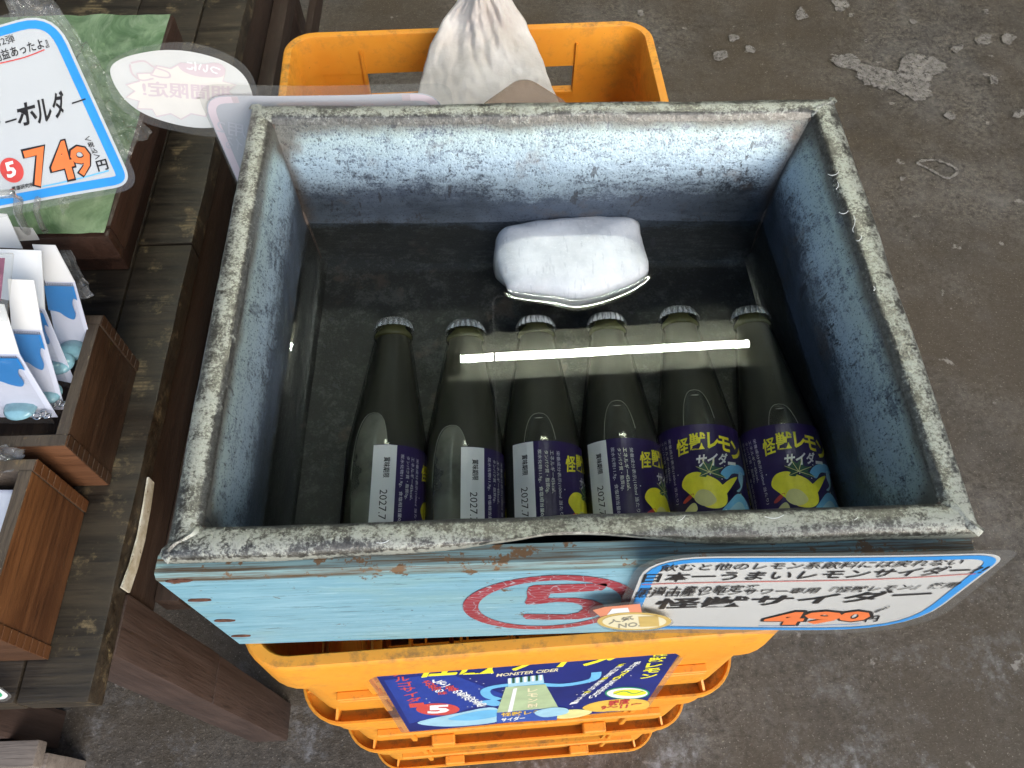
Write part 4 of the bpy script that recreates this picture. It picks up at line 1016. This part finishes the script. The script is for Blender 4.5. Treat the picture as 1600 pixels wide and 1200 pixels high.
pr.poly(Q([(980 + 32 * cos(t * pi / 18), 1083 + 8.3 * sin(t * pi / 18)) for t in range(36)]), M['white_ink'], 3)
pr.poly(Q([(984 + 26 * cos(t * pi / 12), 1082 + 5 * sin(t * pi / 12)) for t in range(24)]), M['yellow_ink'], 4)
pr.stroke(Q([(958, 1084), (975, 1079), (990, 1083), (1005, 1079)]), .0014, M['green_ink'], 5)
pr.blob(Q([(910, 1106), (935, 1096), (985, 1092), (1012, 1096), (1008, 1108), (960, 1111), (930, 1112)]), M['lemon_ink'], 2)
pr.blob(Q([(870, 1112), (900, 1108), (925, 1112), (905, 1120), (872, 1122)]), M['paleyellow_ink'], 2.4)
ln('糖度', (950, 1103), (983, 1099), (951, 1095), M['red_ink'], h=4, bold=.04)
ln('9〜11度', (938, 1109), (1000, 1105), (940, 1102), M['red_ink'], h=4, bold=.05)
for q in range(26):
    x, y = random.uniform(640, 1010), random.uniform(1050, 1105); c = PP.px(x, y); pr.ellipse(c, .0007, .0007, M['white_ink'], 1.8, 8)
# keep print that would hang over the sheet edge off the wall behind it
pr.build('print', ps, fn, slices=.01)

# ================================================================== REAR SIGNS (seen from their back)
PR_ = Plane((-.2, .3665, .85), (1, 0, 0), (0, 0, 1)); fn = PR_.curved(.0015, .12, 1)
rs = thing('rear_sign', (-.2, .3665, .85), 'back of a laminated pink-edged sign standing behind the far left corner of the tub', 'sign')
lam = rounded([PR_.px(300, 132), PR_.px(705, 132), (PR_.px(705, 150)[0], .73 - .85), (PR_.px(300, 132)[0] + .004, .73 - .85)], [.02, .012, .01, .01])
card = rounded([PR_.px(311, 150), PR_.px(690, 146), (PR_.px(690, 150)[0], .74 - .85), (PR_.px(311, 150)[0] + .004, .74 - .85)], [.022, .022, .01, .01])
pr = Print(); pr.poly(lam, M['lam'], 0); pr.build('laminate', rs, fn, slices=.01)
pr = Print(); pr.poly(card, M['paper_thru'], -1.2); pr.build('card', rs, fn, slices=.01)
pr = Print(); pr.stroke(shrink(card, .004), .0062, M['pinkghost'], .5, 1, True); pr.build('border', rs, fn)
pr = Print(); PR_.line(pr, '用2', (384, 216), (338, 208), (384, 196), M['greyghost'], 1, .0); PR_.line(pr, 'イる', (378, 236), (352, 232), (380, 218), M['greyghost'], 1, .0); pr.build('lettering', rs, fn)
PO = Plane((-.27, .3705, .91), (1, 0, 0), (0, 0, 1)); fn = PO.curved(.001, .1, .5)
os_ = thing('oval_sign', (-.27, .3705, .91), 'back of a white oval laminated sign with faint mirrored print, left of the tub', 'sign')
OV = [(172, 112), (190, 92), (240, 80), (290, 80), (340, 92), (375, 112), (392, 140), (393, 165), (372, 188), (330, 200), (280, 196), (225, 178), (190, 150)]
def grow(L, k): cx_ = sum(p[0] for p in L) / len(L); cy_ = sum(p[1] for p in L) / len(L); return [(cx_ + (p[0] - cx_) * k, cy_ + (p[1] - cy_) * k) for p in L]
pr = Print(); pr.blob([PO.px(*p) for p in [(166, 108), (195, 82), (250, 68), (300, 67), (350, 82), (385, 105), (402, 140), (402, 175), (380, 200), (340, 214), (280, 206), (222, 190), (180, 160)]], M['lam'], 0); pr.build('laminate', os_, PO.fn, slices=.01)
pr = Print(); pr.blob([PO.px(*p) for p in OV], M['white_card'], -1.5); pr.build('card', os_, PO.fn, slices=.01)
pr = Print()
star = []
for q in range(28):
    t = 2 * pi * q / 28; r_ = 1.0 if q % 2 else .82; star.append(PO.px(283 + 88 * r_ * cos(t), 142 + 44 * r_ * sin(t)))
pr.poly(star, M['creamghost'], 1); pr.stroke(star, .0012, M['pinkghost'], 1.6, 1, True)
pr.blob([PO.px(*p) for p in [(280, 98), (310, 100), (340, 98), (352, 108), (345, 120), (310, 119), (285, 110)]], M['pinkghost'], 2)
for t, a_, b_, c_ in (('期間限定!', (362, 158), (225, 150), (362, 134)), ):
    PO.line(pr, t, a_, b_, c_, M['pinkghost'], 2, .04)
PO.line(pr, 'ついに', (345, 117), (292, 108), (345, 103), M['white_card'], 3, .03)
pr.stroke([PO.px(*p) for p in [(205, 98), (225, 95), (240, 104), (262, 112), (265, 120), (250, 120), (235, 116)]], .0014, M['pinkghost'], 2)
pr.stroke([PO.px(*p) for p in [(203, 100), (207, 115), (222, 125), (240, 122)]], .0014, M['pinkghost'], 2)
pr.build('lettering', os_, PO.fn)

# ================================================================== TABLE AND WHAT IS ON IT
TZ = .640; TX_ = -.374
tb = thing('wooden_table', (-.55, .4, 0), 'dark weathered wooden display table left of the box', 'table')
yb = [-.030, .083, .190, .300, .432, .566, .70, .84, 1.05]
# planks run along the table, butted with narrow gaps
xs = [(-.432, TX_), (-.520, -.4335), (-.640, -.5215), (-.78, -.6415)]
for k_, (xa, xb_) in enumerate(xs):
    cuts = [-.030, .448, 1.25] if k_ == 0 else [-.030, .60 + .1 * k_, 1.25]
    for j in range(2):
        o = subdivided_box('plank', xa, xb_, cuts[j] + .001, cuts[j + 1] - .001, TZ - .026, TZ + (.0006 if k_ % 2 else 0), M['table'], tb, .0025, .0012, k_ * 3 + j, .04)
def sb(name, *a_, **k_): return subdivided_box(name, *a_, **k_)
sb('apron', -.385, -.377, .06, 1.22, TZ - .095, TZ - .027, M['table_side'], tb, .002, .001, 5)
sb('side_rail', -.376, -.352, .075, 1.22, .520, .553, M['table_side'], tb, .002, .001, 6)
sb('side_rail', -.350, -.338, .09, 1.22, .430, .470, M['table_side'], tb, .002, .001, 8)
sb('apron', -.77, -.42, -.012, -.002, TZ - .085, TZ - .027, M['table_side'], tb, .002, .001, 7)
# leg at the near right corner with a let-in joint
for z0, z1 in ((.0, .352), (.3535, TZ - .0265)):
    subdivided_box('leg', -.428, -.373, .012, .066, z0, z1, M['leg'], tb, .003, .0008, 9 + z0, .03)
subdivided_box('leg', -.77, -.72, .012, .066, 0, TZ - .0265, M['leg'], tb, .003, .0008, 12, .05)
for xx in (-.428, -.77): subdivided_box('leg', xx, xx + .05, 1.15, 1.2, 0, TZ - .0265, M['leg'], tb, .003, .0008, 13, .05)
# pale strip stuck on the table side
m = MB(); pts = [(237, 750), (231, 790), (222, 840), (210, 885), (197, 922)]
W0 = [atx(x, y, TX_ + .0030) for x, y in pts]
V = []; 
for j, p in enumerate(W0):
    hw_ = .0068 + .0012 * noise.noise(Vector((j * 2.1, 0, 0))) + .0012 * j / 4
    q = p.copy()
    for dx, dz in ((0, hw_), (.0018, hw_), (.0018, -hw_), (0, -hw_)): V.append((TX_ + .0012 + dx, q.y, min(q.z, TZ - .008) + dz))
m.add(V, [(j * 4 + a_, j * 4 + (a_ + 1) % 4, (j + 1) * 4 + (a_ + 1) % 4, (j + 1) * 4 + a_) for j in range(4) for a_ in range(4)] + [(0, 3, 2, 1), (16, 17, 18, 19)])
m.build('paint_strip', M['stick'], tb)

# low wooden plinth at the table foot
pt = atz(62, 1172, .12)
lo = thing('wooden_footrest', (-.5, -.12, 0), 'weathered pale wooden block on the floor under the table front', 'footrest')
p1 = atz(60, 1160, .14); 
subdivided_box('top_board', p1.x - .3, p1.x, p1.y - .030, p1.y + .004, .115, .14, M['pale_wood'], lo, .003, .001, 3)
subdivided_box('front_board', p1.x - .3, p1.x - .010, p1.y - .036, p1.y - .0305, 0, .125, M['grey_wood'], lo, .002, .001, 4)
subdivided_box('end_post', p1.x - .008, p1.x + .004, p1.y - .036, p1.y - .010, 0, .114, M['pale_wood'], lo, .002, .001, 5)

# green-topped tray
gx, gy0, gy1, gz = -.399, .362, .695, .752
gt = thing('green_topped_stand', (-.52, .5, TZ), 'dark wooden stand with a crinkled green sheet on top', 'display stand')
fr_t = .006
o = subdivided_box('frame_board', gx - .014, gx, gy0 + .0125, gy1, gz - .036, gz - .001, M['tray_wood'], gt, .003, .0008, 1)
o = subdivided_box('frame_board', gx - .29, gx, gy0, gy0 + .0122, gz - .035, gz - .0015, M['tray_wood'], gt, .004, .0008, 2)
subdivided_box('support', gx - .28, gx - .035, gy0 + .05, gy1, TZ + .001, gz - .037, M['tray_wood'], gt, .003, .0008, 3)
m = MB(); n1, n2 = 40, 50; V = []
for j in range(n2 + 1):
    for i in range(n1 + 1):
        x = gx - .28 + .2765 * i / n1; y = gy0 + .003 + (gy1 - gy0 - .004) * j / n2
        z = gz + .0022 * abs(noise.noise(Vector((x * 22, y * 16 + x * 18, 1)))) + .001 * noise.noise(Vector((x * 60, y * 60, 2)))
        V.append((x, y, z))
m.add(V, [(j * (n1 + 1) + i, j * (n1 + 1) + i + 1, (j + 1) * (n1 + 1) + i + 1, (j + 1) * (n1 + 1) + i) for j in range(n2) for i in range(n1)])
m.build('green_sheet', M['green'], gt, True)

# wooden boxes
def wbox(name, label, x1, y0, y1, z1, matr, matf, matrim, xw=.30, t=.011, fingers=0):
    z0 = TZ + .001; b = thing(name, (x1 - xw / 2, (y0 + y1) / 2, z0), label, 'wooden box', 'open wooden boxes on the table')
    subdivided_box('side_board', x1 - t, x1, y0 + t + .0004, y1 - t - .0004, z0, z1, matr, b, .0015, .0005, 1, .03)
    subdivided_box('front_board', x1 - xw, x1, y0, y0 + t, z0, z1, matf, b, .0018, .0005, 2, .03)
    subdivided_box('back_board', x1 - xw, x1, y1 - t, y1, z0, z1, matrim, b, .0018, .0005, 3, .03)
    MB().box(x1 - xw, x1 - t - .0005, y0 + t + .0005, y1 - t - .0005, z0, z0 + .008).build('base_board', matr, b)
    m = MB().box(x1 - t + .0005, x1 - .0005, y0 + t, y1 - t, z1 - .0004, z1 + .0007, 0, .0004); m.build('worn_edge', matrim, b)
    m = MB().box(x1 - xw, x1 - .0005, y0 + .0005, y0 + t - .0003, z1 - .0004, z1 + .0008, 0, .0004); m.build('worn_edge', matrim, b)
    fh = (z1 - z0) / 9
    fm_ = None
    _k = 0
    for k_ in range(fingers):
        if k_ % 1 == 0:
            mm2 = MB().box(-.0009, .0004, -t * .48, t * .48, .0006, fh - .0006, 0, .0004)
            o = None
            for yy in ((y0 + t * .5), (y1 - t * .5)):
                if fm_ is None:
                    o = mm2.build('finger_joint', matr , None); fm_ = o.data
                else: o = bpy.data.objects.new('finger_joint', fm_); COL.objects.link(o)
                o.parent = b; o.location = Vector((x1 + .0006, yy, z0 + k_ * fh)) - Vector(b.location)
    return b
wbox('wooden_box', 'dark brown open wooden box holding the keychain packets', -.3995, .158, .292, .7235, M['box_dark'], M['box_front'], M['box_rimd'], fingers=9)  # front board coloured brighter, as wood lit from the front
wbox('wooden_box', 'warm orange-brown open wooden box with finger joints at the near table corner', -.4145, .004, .143, .7325, M['box_warm'], M['box_end'], M['box_rimd'], fingers=9)

# keychain packets: leaning cards with clear sleeves
def packet(label, tl, tr, fold_l, fold_r, bl, br, ztop, zfold, zbot, bead=None, chain=None):
    P_ = lambda p, z: atz(p[0], p[1], z)
    A0, A1, B0, B1, C0, C1 = P_(tl, ztop), P_(tr, ztop), P_(fold_l, zfold), P_(fold_r, zfold), P_(bl, zbot), P_(br, zbot)
    b = thing('keychain_packet', (B0 + B1) / 2, label, 'packet', 'keychain packets in the dark wooden box')
    def quad(a_, b_, c_, d_, th, nm, mat, par=b, off=0):
        nn = (b_ - a_).cross(d_ - a_).normalized()
        if nn.z < 0: nn = -nn
        m = MB(); g_ = [a_, b_, c_, d_]; m.add([v + nn * off for v in g_] + [v + nn * (off - th) for v in g_], [(0, 1, 2, 3), (7, 6, 5, 4), (0, 4, 5, 1), (1, 5, 6, 2), (2, 6, 7, 3), (3, 7, 4, 0)]); return m.build(nm, mat, par)
    quad(A0, A1, B1, B0, .0007, 'header_card', M['white_card'])
    quad(B0, B1, C1, C0, .0006, 'backing_card', M['lilac_card'])
    # blue wave printed on the upper part of the card
    U_ = (B1 - B0); Vd = (C0 - B0); nn = U_.cross(Vd).normalized(); nn = nn if nn.z > 0 else -nn
    f2 = lambda u, v, h: B0 + U_ * u + Vd * v * 1 + (C1 - C0 - U_) * u * v + nn * (.0022 + h * .0002)
    pr = Print(); pr.poly([(.0, .04)] + [(.97, .04)] + catmull([(.97, .22), (.86, .20), (.78, .28), (.80, .40), (.70, .47), (.5, .44), (.30, .38), (0, .36)], 5, False), M['bluecard'], 1)
    pr.build('blue_print', b, f2, slices=None)
    m = MB(); 
    for q in range(18): u0 = .02 + q * .054; m.add([f2(u0, 0, 2), f2(u0 + .022, 0, 2), f2(u0 + .022, .035, 2), f2(u0, .035, 2)], [(0, 1, 2, 3)])
    m.build('staple_strip', M['chrome'], b)
    quad(B0 - U_ * .02, B1 + U_ * .03, C1 + U_ * .03, C0 - U_ * .02, .0002, 'clear_sleeve', M['sleeve'], b, .0075)
    if bead:
        c = P_(bead, zbot + .012); m = MB(); n = 20; k = []
        for z_, r_ in ((-.006, .006), (-.004, .010), (0, .0118), (.004, .010), (.006, .005)):
            k.append([c + Vector((r_ * cos(2 * pi * j / n) * 1.2, r_ * sin(2 * pi * j / n), z_ * .7)) for j in range(n)])
        loft(m, k); m.f.append(tuple(len(m.v) - n + j for j in range(n))); m.m.append(0); m.build('glass_bead', M['bead'], b, True)
    if chain:
        c = P_(chain, zbot + .010); m = MB()
        for q in range(3): c2 = c + Vector((.0045 * (q - 1), .002 * (q % 2), 0)); m.tube([c2 + Vector((.0032 * cos(t), .0026 * sin(t), .0012 * sin(t + q))) for t in [2 * pi * j / 10 for j in range(11)]], .0008, 6)
        m.build('chain_link', M['chrome'], b, True)
packet('packet at the right rear, under a long white header against the dark box wall', (50, 382), (86, 383), (70, 440), (117, 441), (92, 556), (150, 560), .790, .762, .700, (112, 548))
packet('packet squeezed between two others, only a thin blue sliver of its card showing', (20, 390), (66, 392), (26, 470), (70, 484), (70, 590), (118, 600), .800, .765, .705, (92, 568))
packet('middle packet with a long white header and turquoise bead', (12, 436), (53, 438), (18, 514), (66, 516), (50, 640), (102, 640), .812, .775, .705, (72, 615), (89, 632))
packet('nearest packet in the dark box, large pale turquoise bead at the front board', (-45, 470), (6, 476), (-40, 552), (30, 553), (0, 652), (90, 652), .818, .780, .712, (32, 638), (66, 650))
# two plain white slips standing behind the packets
def slip(label, quad_px, z0, z1, mat=None):
    a_, b_, c_, d_ = atz(*quad_px[0], z1), atz(*quad_px[1], z1), atz(*quad_px[2], z0), atz(*quad_px[3], z0)
    nn = (b_ - a_).cross(d_ - a_).normalized() * .0006
    o = MB().add([a_, b_, c_, d_, a_ - nn, b_ - nn, c_ - nn, d_ - nn], [(0, 1, 2, 3), (7, 6, 5, 4), (0, 4, 5, 1), (1, 5, 6, 2), (2, 6, 7, 3), (3, 7, 4, 0)]).build('paper_slip', mat or M['white_card'])
    return tag(o, label, 'paper slip', 'white slips standing among the packets')
slip('large blank white slip at the photo edge, standing above the packets', [(-40, 330), (11, 334), (36, 388), (-40, 384)], .775, .815)
slip('small creased white slip just under the corner of the 749 sign', [(20, 354), (51, 356), (62, 374), (28, 376)], .770, .790)
slip('blank white slip behind the middle packets, partly covered by the long headers', [(-30, 388), (65, 391), (70, 480), (-30, 460)], .772, .808)
# photo card in a clear case at the edge
pc_ = thing('photo_card', atz(0, 430, .83), 'maroon photo card in a clear case at the left edge of the picture', 'card')
q = [atz(-40, 395, .835), atz(20, 395, .835), atz(10, 500, .815), atz(-40, 500, .815)]
MB().add(q + [v - Z * .002 for v in q], [(0, 1, 2, 3), (0, 4, 5, 1), (1, 5, 6, 2), (2, 6, 7, 3)]).build('clear_case', M['acrylic'], pc_)
q = [atz(-40, 403, .8335), atz(8, 403, .8335), (atz(1, 470, .8215)), atz(-40, 470, .8215)]
mb = MB(); mb.add(q, [(0, 3, 2, 1)])
mb.build('printed_sheet', M['maroon'], pc_)

# clear bags in the near box
def crumple(name, pix, z, label, cat, amp=.006, mat=None, zs=None, seed=0, n=26):
    c = [atz(p[0], p[1], z if zs is None else zs[i]) for i, p in enumerate(pix)]; V = []
    for j in range(n + 1):
        for i in range(n + 1):
            p = c[0].lerp(c[1], i / n).lerp(c[3].lerp(c[2], i / n), j / n)
            h = abs(noise.noise(Vector((p.x * 55 + seed, p.y * 55, 0)))) + .5 * abs(noise.noise(Vector((p.x * 130, p.y * 130 + seed, 3))))
            e = noise.noise(Vector((i * .35 + seed, j * .35, 7))) * .004
            V.append(p + Vector((e, e * .5, h * amp * 2)))
    o = mesh_obj(name, V, [(j * (n + 1) + i, (j + 1) * (n + 1) + i, (j + 1) * (n + 1) + i + 1, j * (n + 1) + i + 1) for j in range(n) for i in range(n)], mat or M['bag'], None, None, False)
    return tag(o, label, cat)
crumple('plastic_bag', [(-60, 690), (42, 705), (26, 740), (-60, 742)], .728, 'crinkled clear plastic bag at the far end of the near wooden box', 'plastic bag', .006)
m = MB()
p = [atz(-60, 765, .715), atz(21, 765, .715), atz(2, 830, .715), atz(-60, 850, .715)]
cs = thing('clear_packet_stack', (p[0] + p[2]) / 2, 'stack of clear-wrapped white packets inside the near wooden box', 'packets')
for k_ in range(5):
    d_ = Vector((random.uniform(-.001, .001), random.uniform(-.001, .001), -.004 * k_)); s_ = [v + d_ for v in p]
    o = MB().add(s_ + [v - Z * .003 for v in s_], [(3, 2, 1, 0), (0, 1, 5, 4), (1, 2, 6, 5), (2, 3, 7, 6), (3, 0, 4, 7)]).build('wrapped_card', M['lilac_card'], cs)

# big price sign, top left
BSg = thing('price_sign', (-.42, .42, .86), 'large tilted laminated sign reading 749 with a blue border at the top left', 'sign')
c0, c1, c2 = atz(0, 318, .835), atz(210, 283, .835), atz(88, 25, .905)
PB = Plane(c0, c1 - c0, c2 - c0); fn = PB.curved(.0025, .16, .3)
lamp_ = [(-260, 90), (95, 4), (222, 295), (-150, 372)]; card_ = [(-240, 105), (86, 18), (210, 290), (-150, 352)]
sign_frame(PB, fn, BSg, lamp_, card_, [.03, .022, .018, .02], [.03, .030, .016, .02], bmat=M['blue_ink'], bw=.0072, cardmat=M['white_glare'])
pr = Print(); ln = lambda *a_, **k_: PB.line(pr, *a_, **k_)
ln('第2弾', (-8, 77), (27, 68), (-13, 64), K); ln('と利益あったよ』', (-18, 103), (80, 76), (-24, 87), K, bold=.012)
pr.stroke([PB.px(0, 101), PB.px(40, 92), PB.px(72, 80)], .001, M['red_ink'], 1.5)
for ch, x0, y0, x1, y1, xt, yt in (('ー', -8, 196, 2, 194, -8, 192), ('ー', 10, 194, 28, 189, 10, 191), ('ホ', 31, 201, 62, 193, 26, 166), ('ル', 62, 196, 86, 190, 55, 160), ('ダ', 88, 188, 108, 185, 80, 146), ('ー', 115, 165, 136, 158, 114.5, 162.5)):
    ln(ch, (x0, y0), (x1, y1), (xt, yt), K, bold=.025)
for ch, x0, y0, x1, y1, xt, yt in (('7', 54, 296, 88, 288, 37, 238), ('4', 88, 289, 124, 280, 72, 229), ('9', 122, 280, 152, 273, 107, 234)):
    ln(ch, (x0 - 2, y0 + 2), (x1 + 3, y1 + 2), (xt - 3, yt - 3), K, h=2, bold=.045); ln(ch, (x0 + 1, y0 - 1), (x1, y1 - 1), (xt + 1, yt), M['orange_ink'], h=3, bold=.022)
pr.stroke([PB.px(68, 293), PB.px(120, 282), PB.px(172, 268)], .0012, M['sky_ink'], 1.5)
for i_, ch in enumerate('＜税込＞'): ln(ch, (136 + i_ * 5, 224 + i_ * 9), (145 + i_ * 5, 222 + i_ * 9), (133 + i_ * 5, 216 + i_ * 9), K, bold=.02)
ln('円', (156, 270), (172, 266), (151, 254), K, bold=.04)
pr.poly([PB.px(20 + 19 * cos(t * pi / 18 + .4), 267 + 19 * sin(t * pi / 18 + .4) + 4 * cos(t * pi / 18 + .4)) for t in range(36)], M['red_ink'], 2)
ln('5', (14, 280), (29, 276), (8, 256), M['white_card'], h=3, bold=.03)
ln('尾道研究所', (20, 300), (55, 293), (19, 293), K, bold=.03)
pr.build('lettering', BSg, fn, slices=.01)
# acrylic holder and bag behind it
m = MB()
for a_, b_ in (((-40, 314), (27, 306)), ): pass
pts = [atz(-40, 306, .86), atz(22, 302, .862), atz(29, 312, .852), atz(27, 330, .83), atz(38, 355, .80), atz(44, 362, .78)]
m.tube(pts, .0035, 8); m.tube([p + Vector((.012, .004, -.004)) for p in pts[2:]], .0025, 8)
tag(m.build('sign_holder', M['acrylic'], None, True), 'clear bent acrylic clip holding the bottom of the 749 sign', 'sign holder')
crumple('plastic_bag', [(0, -40), (60, -30), (240, 215), (100, 340)], .79, 'crinkled clear plastic bag around the back of the 749 sign', 'plastic bag', .008, None, [.86, .85, .775, .775], 4, 40)
crumple('plastic_bag', [(96, 392), (112, 398), (150, 462), (128, 470)], .75, 'thin clear plastic strip hanging over the dark wooden box corner', 'plastic bag', .004, None, None, 9, 14)
# corner of a green-edged sign at the bottom left
gs = thing('green_sign', atz(0, 1085, .66), 'corner of a small green-bordered laminated sign at the left edge of the table front', 'sign')
PG = Plane(atz(0, 1085, .655), (1, 0, 0), (0, .8, 1))
pr = Print(); pr.poly(rounded([PG.px(-60, 1066), PG.px(0, 1072), PG.px(20, 1088), PG.px(10, 1096), PG.px(-60, 1098)], .003), M['lam'], 0); pr.build('laminate', gs, PG.fn)
pr = Print(); pr.poly(rounded([PG.px(-60, 1070), PG.px(-2, 1075), PG.px(14, 1087), PG.px(6, 1093), PG.px(-60, 1094)], .003), M['white_card'], -1); pr.build('card', gs, PG.fn)
pr = Print(); pr.poly(rounded([PG.px(-60, 1076), PG.px(-2, 1080), PG.px(5, 1086), PG.px(0, 1090), PG.px(-60, 1090)], .003), M['green_ink'], 1); pr.build('border', gs, PG.fn)

# ================================================================== CLOTH AND TUB IN THE REAR CRATE
rows = [(-60, 735, 775, .70), (-25, 726, 786, .69), (0, 714, 800, .68), (35, 690, 822, .67), (70, 672, 838, .645), (105, 662, 852, .61), (135, 655, 862, .57), (165, 650, 876, .52), (200, 652, 884, .47)]
NU, NV = 70, 64; V = []
for j in range(NV + 1):
    f_ = j / NV * (len(rows) - 1); a_ = min(int(f_), len(rows) - 2); t = f_ - a_; r_ = [rows[a_][q] * (1 - t) + rows[a_ + 1][q] * t for q in range(4)]
    for i in range(NU + 1):
        u = i / NU; x = r_[1] + (r_[2] - r_[1]) * u + 3 * noise.noise(Vector((j * .2, u * 2, 0)))
        p = aty(x, r_[0], r_[3]); v = j / NV
        fold = .012 * sin(u * pi) ** .6 + .0032 * sin(u * 17 + v * 5) * max(0, 1 - 1.5 * v) * sin(pi * u) + .0045 * sin(u * 7 - v * 9 + 2 * sin(v * 5)) * v * sin(pi * u) + .010 * noise.noise(Vector((u * 3.5, v * 3.2, 2))) + .005 * abs(noise.noise(Vector((u * 8 - v * 4, v * 6, 5)))) + .002 * noise.noise(Vector((u * 22, v * 20, 9)))
        V.append(p - ray(x, r_[0]).normalized() * fold * 1.7)
ctop = V[NU // 2]
tag(MB().tube([ctop - Z * .01, ctop + Z * .4, Vector((ctop.x, ctop.y, 3.251))], .002, 6).build('hanging_cord', M['white_card']), 'thin cord from the ceiling that the gathered white cloth hangs on', 'cord')
o = mesh_obj('white_cloth', V, [(j * (NU + 1) + i, (j + 1) * (NU + 1) + i, (j + 1) * (NU + 1) + i + 1, j * (NU + 1) + i + 1) for j in range(NV) for i in range(NU)], M['cloth'], None, None, True)
solid(o, .003, -1); tag(o, 'off-white terry cloth hanging gathered over the open orange crate', 'cloth')
c = aty(820, 165, .47); m = MB(); rr_ = []
for z_, s_ in ((-.10, .88), (-.02, .96), (.0, 1.0), (.004, 1.0), (.0075, .94), (.0095, .84), (.0098, .3)):
    rr_.append([Vector((c.x + p[0] * s_, c.y + p[1] * s_, c.z + z_)) for p in [((a_ - b_) * .72, (a_ + b_) * .72 - .012) for a_, b_ in ringpts(-.036, .034, -.034, .034, .016, 6)]])
loft(m, rr_); n = len(rr_[0]); m.f.append(tuple(len(m.v) - n + j for j in range(n))); m.m.append(0)
tag(m.build('plastic_tub', M['tan_plastic'], None, True), 'tan translucent plastic tub peeping over the far rim beside the cloth', 'plastic tub')
